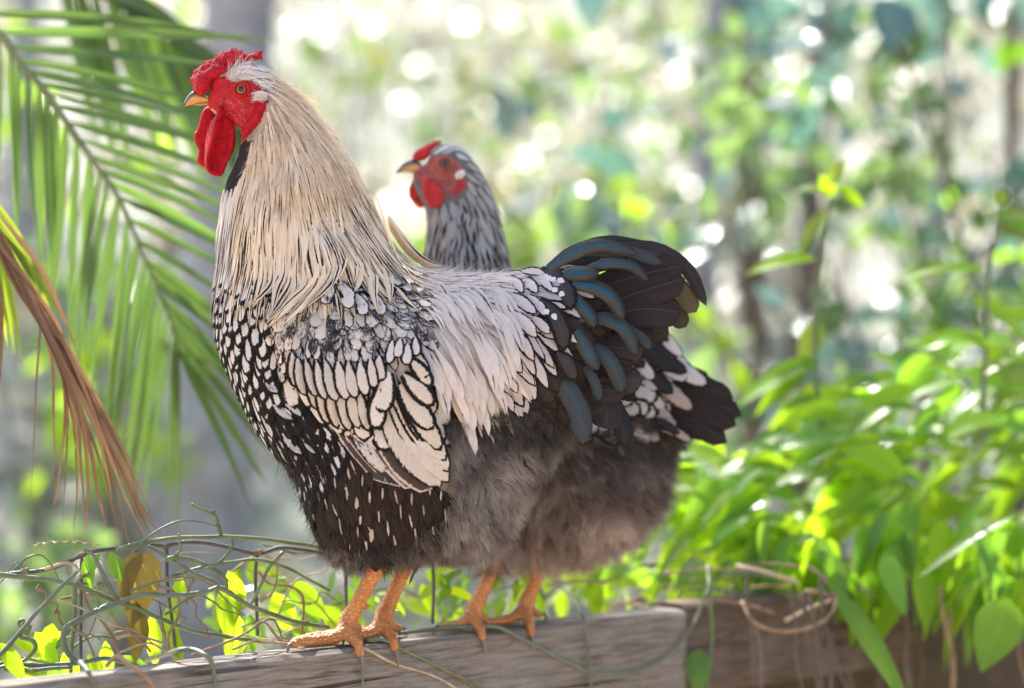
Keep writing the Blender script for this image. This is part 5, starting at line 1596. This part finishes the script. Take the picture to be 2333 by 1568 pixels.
# x, y, angle, length, width
for (x, y, an, L_, W_, bk, mt) in ((200, 1262, 80, 70, 34, .01, 'leaf_glossy'), (250, 1258, 60, 60, 40, .01, 'leaf_glossy'), (228, 1262, 120, 62, 34, .02, 'leaf_glossy'), (300, 1300, 110, 50, 28, 0, 'leaf'), (520, 1300, 60, 90, 44, .03, 'leaf'), (545, 1290, 95, 110, 56, .03, 'leaf'), (500, 1345, 70, 90, 44, .03, 'leaf'),
        (420, 1310, 110, 60, 34, .03, 'leaf'), (395, 1360, 95, 120, 50, .04, 'leaf'), (345, 1400, 80, 110, 40, .04, 'leaf'), (400, 1430, 85, 90, 30, .04, 'leaf'), (570, 1400, 80, 70, 40, .05, 'leaf_glossy'), (540, 1400, 100, 90, 60, .06, 'leaf'), (625, 1350, 60, 90, 60, .08, 'leaf'), (660, 1330, 40, 100, 56, .08, 'leaf'), (700, 1350, 70, 90, 56, .08, 'leaf_glossy'), (620, 1400, 20, 120, 50, .09, 'leaf_glossy'), (740, 1380, 60, 80, 56, .1, 'leaf'), (690, 1400, 90, 70, 46, .1, 'leaf'),
        (30, 1450, 20, 80, 36, .0, 'leaf'), (80, 1440, 60, 90, 40, .0, 'leaf'), (120, 1420, 100, 100, 44, .01, 'leaf'), (0, 1465, 45, 90, 40, -.02, 'leaf'), (60, 1500, 30, 100, 40, .0, 'leaf_glossy'), (150, 1480, 80, 80, 44, .02, 'leaf'), (100, 1510, 110, 80, 40, .0, 'leaf'), (20, 1520, 20, 90, 36, -.02, 'leaf'), (200, 1490, 60, 70, 40, .03, 'leaf'), (240, 1460, 90, 80, 36, .03, 'leaf'), (140, 1440, 160, 60, 30, .0, 'leaf'), (270, 1500, 10, 80, 26, .04, 'leaf_glossy'),
        (960, 1330, 70, 90, 30, .16, 'leaf'), (790, 1330, 70, 90, 30, .14, 'leaf_glossy')):
    leaf_at(nl, x, y, fy(x, bk + rg.uniform(-.01, .02)), an + rg.uniform(-8, 8), L_ * rg.uniform(.9, 1.15), W_, M[mt], .15, (rg.uniform(-.8, .8), -1, rg.uniform(-.1, .9)), rg.choice(['ovate', 'lance', 'lance']), rg.uniform(.1, .5), rg.randint(0, 999))

# ------------------------------------------------------------------ plants beyond the timber
def leaf_cloud(name, P_, Dr, Nn, L_, W_, mat, parent, kind='stuff', droop=.25):
    """many small bent leaves as one mesh"""
    n = len(P_)
    Dr = Dr / np.linalg.norm(Dr, axis=1)[:, None]
    Nn = Nn - Dr * (Nn * Dr).sum(1)[:, None]; Nn /= np.linalg.norm(Nn, axis=1)[:, None] + 1e-9
    S = np.cross(Dr, Nn)
    vs = np.array([0, .22, .5, .78, 1]); ws = np.array([.08, .8, 1, .7, .04])
    V = np.empty((n, 5, 3, 3)); UV = np.empty((n, 5, 3, 3))
    r_ = nrnd.rand(n)
    for i in range(5):
        c = P_ + Dr * (L_ * vs[i])[:, None] - Nn * (droop * L_ * vs[i] ** 2)[:, None]
        for j, u in enumerate((-1, 0, 1)):
            V[:, i, j] = c + S * (u * W_ * ws[i])[:, None] + Nn * (abs(u) * .22 * W_ * ws[i])[:, None]
            UV[:, i, j, 0] = u; UV[:, i, j, 1] = vs[i]; UV[:, i, j, 2] = r_
    base = (np.arange(n) * 15)[:, None]
    tpl = np.array([[i * 3 + j, i * 3 + j + 1, i * 3 + j + 4, i * 3 + j + 3] for i in range(4) for j in range(2)])
    F = (base[:, :, None] + tpl[None]).reshape(-1, 4).astype(np.int32)
    me = bpy.data.meshes.new(name)
    me.vertices.add(n * 15); me.vertices.foreach_set('co', V.ravel())
    me.loops.add(F.size); me.loops.foreach_set('vertex_index', F.ravel())
    me.polygons.add(len(F)); me.polygons.foreach_set('loop_start', np.arange(0, F.size, 4, dtype=np.int32))
    me.polygons.foreach_set('use_smooth', np.ones(len(F), bool))
    me.update(calc_edges=True)
    me.attributes.new('fuv', 'FLOAT_VECTOR', 'POINT').data.foreach_set('vector', UV.ravel())
    return obj(name, me, mat, parent, kind)

def rdirs(n, bias, spread):
    v = nrnd.normal(0, spread, (n, 3)) + np.array(bias)
    return v / (np.linalg.norm(v, axis=1)[:, None] + 1e-9)

M['shrub'] = leaf_mat('shrub_leaf', (0.07, 0.125, 0.055), (0.30, 0.46, 0.12), .24, .42, .5, .45)
M['shrub_teal'] = leaf_mat('bluish_leaf', (0.095, 0.165, 0.155), (0.18, 0.38, 0.27), .26, .28, 1.0, .35)
M['shrub_yellow'] = leaf_mat('yellow_leaf', (0.22, 0.20, 0.035), (0.60, 0.50, 0.05), .4, .45, .4, .4)
M['bark'] = simple('grey_bark', (0.30, 0.295, 0.31), .9, .15, .35, 14, .8, .02)
M['bark_brown'] = simple('brown_bark', (0.135, 0.105, 0.085), .9, .15, .4, 14, .8, .02)
M['litter_leaf'] = leaf_mat('fallen_leaf', (0.47, 0.44, 0.36), (0.40, 0.33, 0.16), .36, .25, .6, .4)

def shrub(label, c, r, n, L_, W_, mat, seed, group=None, nst=5, bias=(-.2, -.2, .6), ground=None):
    """bushy plant: branching stems and a leafy, uneven crown"""
    rg = random.Random(seed)
    c = Vector(c)
    gz = hill_h(c.x, c.y) if ground is None else ground
    t = thing('shrub', label, 'shrub', (c.x, c.y, gz), group)
    r = Vector(r)
    tips_ = []
    for i in range(nst):
        e = c + Vector((rg.uniform(-.7, .7) * r.x, rg.uniform(-.7, .7) * r.y, rg.uniform(0, .7) * r.z))
        b_ = Vector((c.x + rg.uniform(-.15, .15) * r.x, c.y + rg.uniform(-.1, .1), gz - .02))
        pts = crom([b_, b_.lerp(e, .5) + Vector((rg.uniform(-.1, .1) * r.x, 0, .1 * r.z)), e], 9)
        V, F = tube(pts, [.007, .0045, .002], 6)
        obj('stem', mesh_of('stem', V, F), M['bark_brown'], t)
        tips_ += [Vector(p) for p in pts[3:]]
    # leaves gather in clumps round the twigs
    cl = []
    for i in range(max(7, n // 22)):
        while True:
            v = Vector((rg.uniform(-1, 1), rg.uniform(-1, 1), rg.uniform(-1, 1)))
            if .25 < v.length < 1: break
        cl.append(c + Vector((v.x * r.x, v.y * r.y, v.z * r.z)))
    ci = nrnd.randint(0, len(cl), n)
    P_ = np.array([cl[i] for i in ci]) + nrnd.normal(0, .17, (n, 3)) * np.array(r)
    P_[:, 2] = np.maximum(P_[:, 2], gz + .02)
    sz = nrnd.uniform(.6, 1.3, n)
    leaf_cloud('foliage', P_, rdirs(n, (0, -.2, -.25), .7), rdirs(n, bias, .55), L_ * sz, W_ * sz, mat, t)
    return t

# near right: broad leaves heaped over the end of the timber; every leaf is a part
def leafy(label, spots, Yr, ang, Lr, Wr, mats, seed, root, stems=(), group=None):
    rg = random.Random(seed)
    t = thing('leafy_plant', label, 'plant', root, group)
    for pts, r_ in stems:
        V, F = tube(crom(pts, 16), [r_, r_ * .8, r_ * .5], 7)
        obj('stem', mesh_of('stem', V, F), M['vine'], t)
    for (x, y) in spots:
        Yd = rg.uniform(*Yr)
        a = rg.uniform(*ang)
        m_ = M[rg.choices([k for k, _ in mats], [w_ for _, w_ in mats])[0]]
        L_ = rg.uniform(*Lr)
        leaf_at(t, x, y, Yd, a, L_, L_ * rg.uniform(*Wr), m_, rg.uniform(.1, .5), (rg.uniform(-.6, .5), rg.uniform(-.9, -.1), rg.uniform(.3, 1.2)), 'ovate', rg.uniform(.05, .35), rg.randint(0, 99999))
    return t
def sample_poly(poly, n, seed):
    rg = random.Random(seed)
    p = np.array(poly, float)
    out = []
    while len(out) < n:
        x, y = rg.uniform(p[:, 0].min(), p[:, 0].max()), rg.uniform(p[:, 1].min(), p[:, 1].max())
        if inside(poly, np.array([x]), np.array([y]))[0]:
            out.append((x, y))
    return out
MIX = [('leaf', 65), ('leaf_glossy', 35)]
leafy('low bright leafy plant crowding just behind the hen tail', sample_poly([(1540, 1090), (1660, 1030), (1760, 1000), (1800, 1240), (1600, 1260), (1540, 1200)], 80, 1), (.42, .75), (120, 230), (70, 150), (.36, .54), MIX, 31, Q(1650, 1330, .55), [([Q(1650, 1330, .55), Q(1690, 1180, .55), Q(1740, 1040, .55)], .005)])
leafy('tallest arching mass of sunlit leaves above the short timber', sample_poly([(1740, 1000), (1880, 900), (2080, 800), (2120, 1180), (1800, 1220)], 120, 2), (.5, 1.0), (140, 215), (70, 185), (.32, .50), MIX, 32, Q(1900, 1350, .7), [([Q(1900, 1350, .7), Q(1930, 1150, .7), Q(2030, 880, .72)], .006), ([Q(1900, 1350, .7), Q(1840, 1150, .66), Q(1760, 1030, .62)], .005)])
leafy('sunlit leafy plant at the right edge above the brown roots', sample_poly([(2080, 800), (2240, 740), (2420, 690), (2420, 1260), (2100, 1250)], 110, 3), (.5, 1.0), (130, 230), (70, 175), (.32, .50), MIX, 33, Q(2200, 1350, .7), [([Q(2200, 1350, .7), Q(2220, 1100, .7), Q(2300, 800, .75)], .006)])
leafy('drooping dark green leaves in front of the soil bank', sample_poly([(1700, 1180), (2000, 1150), (2360, 1180), (2360, 1330), (1950, 1360), (1760, 1270)], 95, 4), (.40, .58), (60, 130), (85, 150), (.34, .5), [('leaf_glossy', 3), ('leaf', 2)], 34, Q(2000, 1380, .5))
lf = leafy('weeds with small leaves between the hen and the short timber', sample_poly([(1240, 1290), (1540, 1250), (1640, 1240), (1640, 1330), (1560, 1370), (1300, 1380)], 60, 5), (.36, .75), (0, 360), (40, 90), (.35, .55), MIX, 35, Q(1430, 1380, .5))
st = thing('leafy_plant', 'single young leafy stem standing tall above the leaf mass', 'plant', Q(1890, 1100, .62))
V, F = tube(crom([Q(1890, 1100, .62), Q(1862, 900, .62), Q(1858, 700, .62), Q(1875, 580, .62), Q(1892, 450, .62)], 16), [.0045, .0035, .002], 7)
obj('stem', mesh_of('stem', V, F), M['vine'], st)
for (x, y, an, L_, W_, m_) in ((1860, 590, 184, 165, 46, 'leaf'), (1885, 480, 130, 100, 46, 'palm_pale'), (1895, 440, 200, 90, 50, 'palm_pale'), (1890, 420, 300, 90, 46, 'palm_pale'), (1895, 450, 250, 80, 40, 'leaf'), (1868, 820, 165, 200, 64, 'leaf'), (1850, 830, 150, 150, 50, 'leaf'), (1905, 430, 20, 70, 40, 'leaf'), (1866, 730, 110, 110, 60, 'palm_pale')):
    leaf_at(st, x, y, .62, an, L_, W_, M[m_], .3, (rr(-.4, .2), -.6, .8), 'ovate', .2, int(x + y))
st = thing('leafy_plant', 'young stem with a tufted tip near the right edge', 'plant', Q(2235, 1000, .55))
V, F = tube(crom([Q(2235, 1000, .55), Q(2245, 800, .55), Q(2250, 640, .55), Q(2278, 470, .55)], 16), [.0045, .0035, .002], 7)
obj('stem', mesh_of('stem', V, F), M['vine'], st)
for (x, y, an, L_, W_, m_) in ((2245, 615, 190, 190, 44, 'leaf'), (2280, 500, 340, 100, 40, 'palm_pale'), (2275, 520, 10, 90, 40, 'palm_pale'), (2278, 470, 280, 60, 34, 'palm_pale'), (2275, 490, 200, 40, 24, 'leaf'), (2248, 700, 30, 110, 50, 'leaf')):
    leaf_at(st, x, y, .55, an, L_, W_, M[m_], .3, (rr(-.4, .2), -.6, .8), 'ovate', .2, int(x + y))
tag(leaf_at(None, 2300, 1365, .34, 112, 165, 118, M['leaf_glossy'], .1, (.1, -1, .2), 'ovate', .1, 5, 'broad_leaf'), 'big pale green rounded leaf hanging before the brown roots', 'leaf')
tag(leaf_at(None, 1885, 1325, .33, 52, 300, 60, M['leaf_glossy'], .2, (.3, -1, .3), 'lance', .2, 8, 'strap_leaf'), 'long narrow dark leaf drooping past the end of the short timber', 'leaf')
tag(leaf_at(None, 2310, 1175, .36, 152, 250, 34, M['leaf_glossy'], .1, (.1, -.35, 1), 'lance', .25, 9, 'strap_leaf'), 'shiny narrow leaf slanting left above the big pale leaf', 'leaf')
tag(leaf_at(None, 1592, 1478, .30, 92, 100, 56, M['leaf_glossy'], .1, (.1, -1, .1), 'ovate', .1, 4, 'small_leaf'), 'small dark leaf hanging on the front of the timber joint', 'leaf')

leafy('bright low leaves spilling over the back of the short timber', sample_poly([(1590, 1190), (1760, 1160), (1900, 1200), (1930, 1340), (1700, 1310), (1600, 1280)], 70, 9), (.42, .62), (60, 200), (60, 140), (.36, .55), MIX, 36, Q(1750, 1380, .5))

leafy('small tangled weeds behind the legs of both birds', sample_poly([(470, 1330), (700, 1300), (1240, 1290), (1260, 1390), (960, 1420), (520, 1460)], 110, 15), (.13, .42), (0, 360), (26, 88), (.26, .5), [('leaf', 5), ('leaf_glossy', 5)], 38, Q(900, 1440, .25), [([Q(640, 1460, .2), Q(760, 1380, .22), Q(900, 1340, .24), Q(1010, 1400, .26)], .002), ([Q(980, 1440, .3), Q(1080, 1360, .3), Q(1220, 1330, .32)], .002), ([Q(500, 1440, .16), Q(560, 1380, .18), Q(700, 1330, .2)], .002)])

# straw and twigs caught behind the timber
rg = random.Random(77)
sw_ = thing('dry_stalks', 'loose dry straw stalks caught between the weeds behind the timber', 'straw', Q(1400, 1370, .4))
for i in range(46):
    x, y = rg.uniform(1210, 1900), rg.uniform(1285, 1375)
    Yd = rg.uniform(.32, .6); a = rg.uniform(-.5, .5) + (PI if rg.random() < .5 else 0); L_ = rg.uniform(60, 190)
    pts = [Q(x + L_ * s * math.cos(a), y + L_ * s * math.sin(a) * .6 + 18 * s * s, Yd + rg.uniform(-.02, .02)) for s in (0, .5, 1)]
    V, F = tube(crom(pts, 8), rg.uniform(.0012, .0026), 6); obj('stalk', mesh_of('stalk', V, F), M[rg.choice(['straw', 'vine_dry', 'vine_grey'])], sw_)
sr = thing('hanging_roots', 'brown dead stems and roots hanging down at the lower right', 'roots', Q(2100, 1340, .5))
for i in range(34):
    x = rg.uniform(1660, 2400); y = rg.uniform(1300, 1360); Yd = rg.uniform(.36, .62) if x > 1880 else rg.uniform(.28, .33)
    if x < 1880 and i % 3: continue
    pts = [Q(x + rg.uniform(-25, 25) * s + 30 * s, y + 270 * s, Yd) for s in (0, .3, .6, 1)]
    V, F = tube(crom(pts, 14), rg.uniform(.0012, .0026), 6); obj('root', mesh_of('root', V, F), M[rg.choice(['vine_dry', 'bark_brown', 'bark_brown'])], sr)
loop = thing('dry_loop_vine', 'pale dry vine hanging in a loop on the face of the short timber', 'vine', Q(1830, 1330, .34))
V, F = tube(crom([Q(1690, 1370, .33), Q(1720, 1420, .29), Q(1790, 1440, .29), Q(1870, 1420, .30), Q(1905, 1370, .32), Q(1880, 1320, .34), Q(1840, 1290, .36)], 30), .0018, 8)
obj('stem', mesh_of('stem', V, F), M['vine_dry'], loop)

def bank_h(x, y):
    t = min(1, max(0, (x - .16) / .12)) * min(1, max(0, (y - .56) / .25))
    return (BEAM_Z - .03 + .06 * noise.noise((x * 3, y * 3, 4))) * t * t * (3 - 2 * t) * min(1, max(0, (1.5 - y) / .3))
grid_sheet('soil_bank', .1, 1.6, .5, 1.5, 50, 30, bank_h, M['bank'])

# upper right: a big-leaved shrub that mirrors the sky
shrub('big bush with large bluish leaves at the upper right', Q(2080, 320, 1.9), (.66, .5, .66), 230, .085, .031, M['shrub_teal'], 41, ground=.7)
shrub('green bush with big leaves against the right edge', Q(2330, 500, 1.5), (.34, .4, .62), 190, .06, .02, M['leaf_glossy'], 42, ground=.7)
shrub('loose yellow green bush between the two grey trunks', Q(1730, 480, 2.2), (.30, .4, .6), 200, .055, .019, M['shrub'], 43, ground=.8)
shrub('low leafy bush below the bluish leaves', Q(2010, 760, 1.6), (.62, .4, .30), 190, .06, .020, M['shrub'], 44, ground=.7)
shrub('dark bluish bush behind the tall young stem', Q(1960, 640, 2.1), (.45, .3, .26), 80, .065, .022, M['shrub_teal'], 45, ground=.8)

# shrubs on the slope behind the hen, small in the picture and far out of focus
spec = [(1500, 500, 3.6, (.42, .4, .42), 110, 'shrub', 'round green shrub right of the hen head'), (1270, 690, 3.2, (.36, .4, .30), 130, 'leaf', 'small sunny shrub above the rooster back'), (1560, 100, 4.6, (.8, .5, .5), 150, 'shrub', 'wide shrub high on the slope above the hen'),
        (1130, 190, 5.2, (.8, .6, .5), 130, 'shrub', 'grey green shrub high on the slope, left of the wide one'), (760, 60, 5.0, (.6, .5, .45), 110, 'leaf', 'yellow green shrub on the slope above the rooster neck'), (900, 420, 4.4, (.6, .6, .6), 42, 'shrub_yellow', 'thin shrub with yellowing leaves behind the rooster neck'),
        (1390, 330, 5.6, (1.0, .8, .6), 70, 'shrub_yellow', 'pale yellowish shrub far up the slope'), (1900, 60, 4.2, (.7, .5, .5), 150, 'shrub', 'shrub on the slope behind the bluish leaves'), (2200, 20, 3.6, (.6, .5, .5), 130, 'shrub', 'shrub at the top right corner of the slope'), (1480, 720, 2.6, (.22, .3, .22), 90, 'leaf', 'little bright shrub between the hen and the rooster tail'),
        (60, 880, 3.4, (.45, .4, .45), 170, 'shrub', 'shrub behind the dry brown frond'), (180, 430, 3.2, (.5, .4, .5), 60, 'leaf', 'leafy shrub behind the green palm frond'), (300, 80, 3.6, (.6, .4, .4), 80, 'leaf', 'shrub behind the top of the palm frond'), (280, 980, 2.8, (.16, .2, .14), 46, 'leaf', 'tiny bright shrub seen between the palm leaflets'), (40, 1350, 2.2, (.2, .2, .14), 70, 'shrub', 'low shrub on the ground at the left edge')]
for i, (x, y, Yd, r_, n_, m_, lab) in enumerate(spec):
    shrub(lab, Q(x, y, Yd), r_, n_, .060, .021, M[m_], 60 + i, 'shrubs growing on the slope')

# fallen leaves all over the slope
n_ = 9000
lx = nrnd.uniform(-4.5, 4.5, n_); ly = 1.8 + 8 * nrnd.rand(n_) ** 1.3
hz = np.array([hill_h(a, b) for a, b in zip(lx, ly)])
leaf_cloud('leaf_litter', np.stack([lx, ly, hz + nrnd.uniform(.0, .04, n_)], 1), rdirs(n_, (0, -.2, 0), .8), rdirs(n_, (0, -.5, .9), .45), nrnd.uniform(.06, .13, n_), nrnd.uniform(.022, .05, n_), M['litter_leaf'], None)
bpy.data.objects['leaf_litter']['label'] = 'dry pale leaves littering the slope behind the birds'

# trees: trunks in view, crowns above the picture that dapple the light
def tree(label, foot, top, r0, r1, bark, crown, n, seed, leaf=.11, crown_r=(1.4, 1.4, .9)):
    rg = random.Random(seed)
    foot = Vector(foot); top = Vector(top)
    t = thing('tree', label, 'tree', foot, 'trees on the slope')
    mid = foot.lerp(top, .5) + Vector((rg.uniform(-.06, .06), 0, 0))
    pts = crom([foot - Vector((0, 0, .1)), foot.lerp(mid, .5), mid, mid.lerp(top, .5), top], 24)
    V, F = tube(pts, [r0 * 1.3, r0, r0 * .9, r1 * 1.1, r1 * .7], 14)
    V = [Vector(v) + Vector((noise.noise((v[0] * 5, v[1] * 5, v[2] * 3)), noise.noise((v[0] * 5 + 9, v[1] * 5, v[2] * 3)), 0)) * r0 * .22 for v in V]
    obj('trunk', mesh_of('trunk', V, F), bark, t)
    c = Vector(crown)
    for i in range(6):
        e = c + Vector((rg.uniform(-.8, .8) * crown_r[0], rg.uniform(-.8, .8) * crown_r[1], rg.uniform(-.3, .5) * crown_r[2]))
        b_ = Vector(pts[-1 - i])
        V, F = tube(crom([b_, b_.lerp(e, .5) + Vector((0, 0, .2)), e], 9), [r1 * .55, r1 * .3, .012], 7)
        obj('branch', mesh_of('branch', V, F), bark, t)
    ncl = max(10, n // 45)
    cl = np.array([(c.x + rg.gauss(0, .48) * crown_r[0], c.y + rg.gauss(0, .48) * crown_r[1], c.z + rg.gauss(0, .42) * crown_r[2]) for _ in range(ncl)])
    P_ = cl[nrnd.randint(0, ncl, n)] + nrnd.normal(0, .17, (n, 3))
    sz = nrnd.uniform(.7, 1.3, n)
    leaf_cloud('crown', P_, rdirs(n, (0, 0, -.3), .7), rdirs(n, (0, 0, .7), .5), leaf * sz, leaf * .33 * sz, M['shrub'], t)
    return t
def gq(x, y, Yd):
    p = Q(x, y, Yd); return (p.x, p.y, hill_h(p.x, p.y))
def trunk_q(label, x0, x1, Yd, w_q, bark, seed, crown, n, cr):
    """trunk whose middle runs from column x0 at the foot of the picture to column x1 at its top"""
    k = SQ * (D + Yd) / D
    a = Q(x0, 1568, Yd); b = Q(x1, 0, Yd)
    g = hill_h(a.x, Yd)
    d = (b - a) / (b.z - a.z)
    foot = a + d * (g - a.z); top = a + d * (crown[2] - .3 - a.z)
    return tree(label, foot, top, w_q * k * .5, w_q * k * .36, bark, crown, n, seed, crown_r=cr)
trunk_q('nearest grey leaning tree trunk behind the green palm frond', 430, 590, 3.0, 190, M['bark'], 1, (-1.1, 2.4, 4.3), 420, (.45, .4, .3))
trunk_q('added grey tree at the left edge, its unseen crown shading the slope', 30, 60, 5.2, 70, M['bark'], 9, (-2.4, 6.6, 4.9), 2200, (1.5, 1.5, .6))  # tree added for its unseen crown, which shades the left of the slope
trunk_q('slim grey tree trunk right of the hen', 1585, 1600, 3.6, 62, M['bark'], 2, (.5, 3.9, 5.2), 420, (1.0, 1.0, .5))
trunk_q('dark tree trunk high above the rooster tail', 1760, 1690, 4.6, 56, M['bark_brown'], 3, (1.4, 4.8, 5.8), 380, (1.0, 1.0, .5))
trunk_q('brown tree trunk behind the bluish leaves', 1800, 1890, 3.2, 58, M['bark_brown'], 4, (2.4, 3.6, 5.0), 300, (.9, .9, .5))
trunk_q('thin brown tree trunk at the right edge', 2320, 2290, 2.6, 34, M['bark_brown'], 5, (3.0, 2.8, 4.6), 240, (.8, .8, .5))
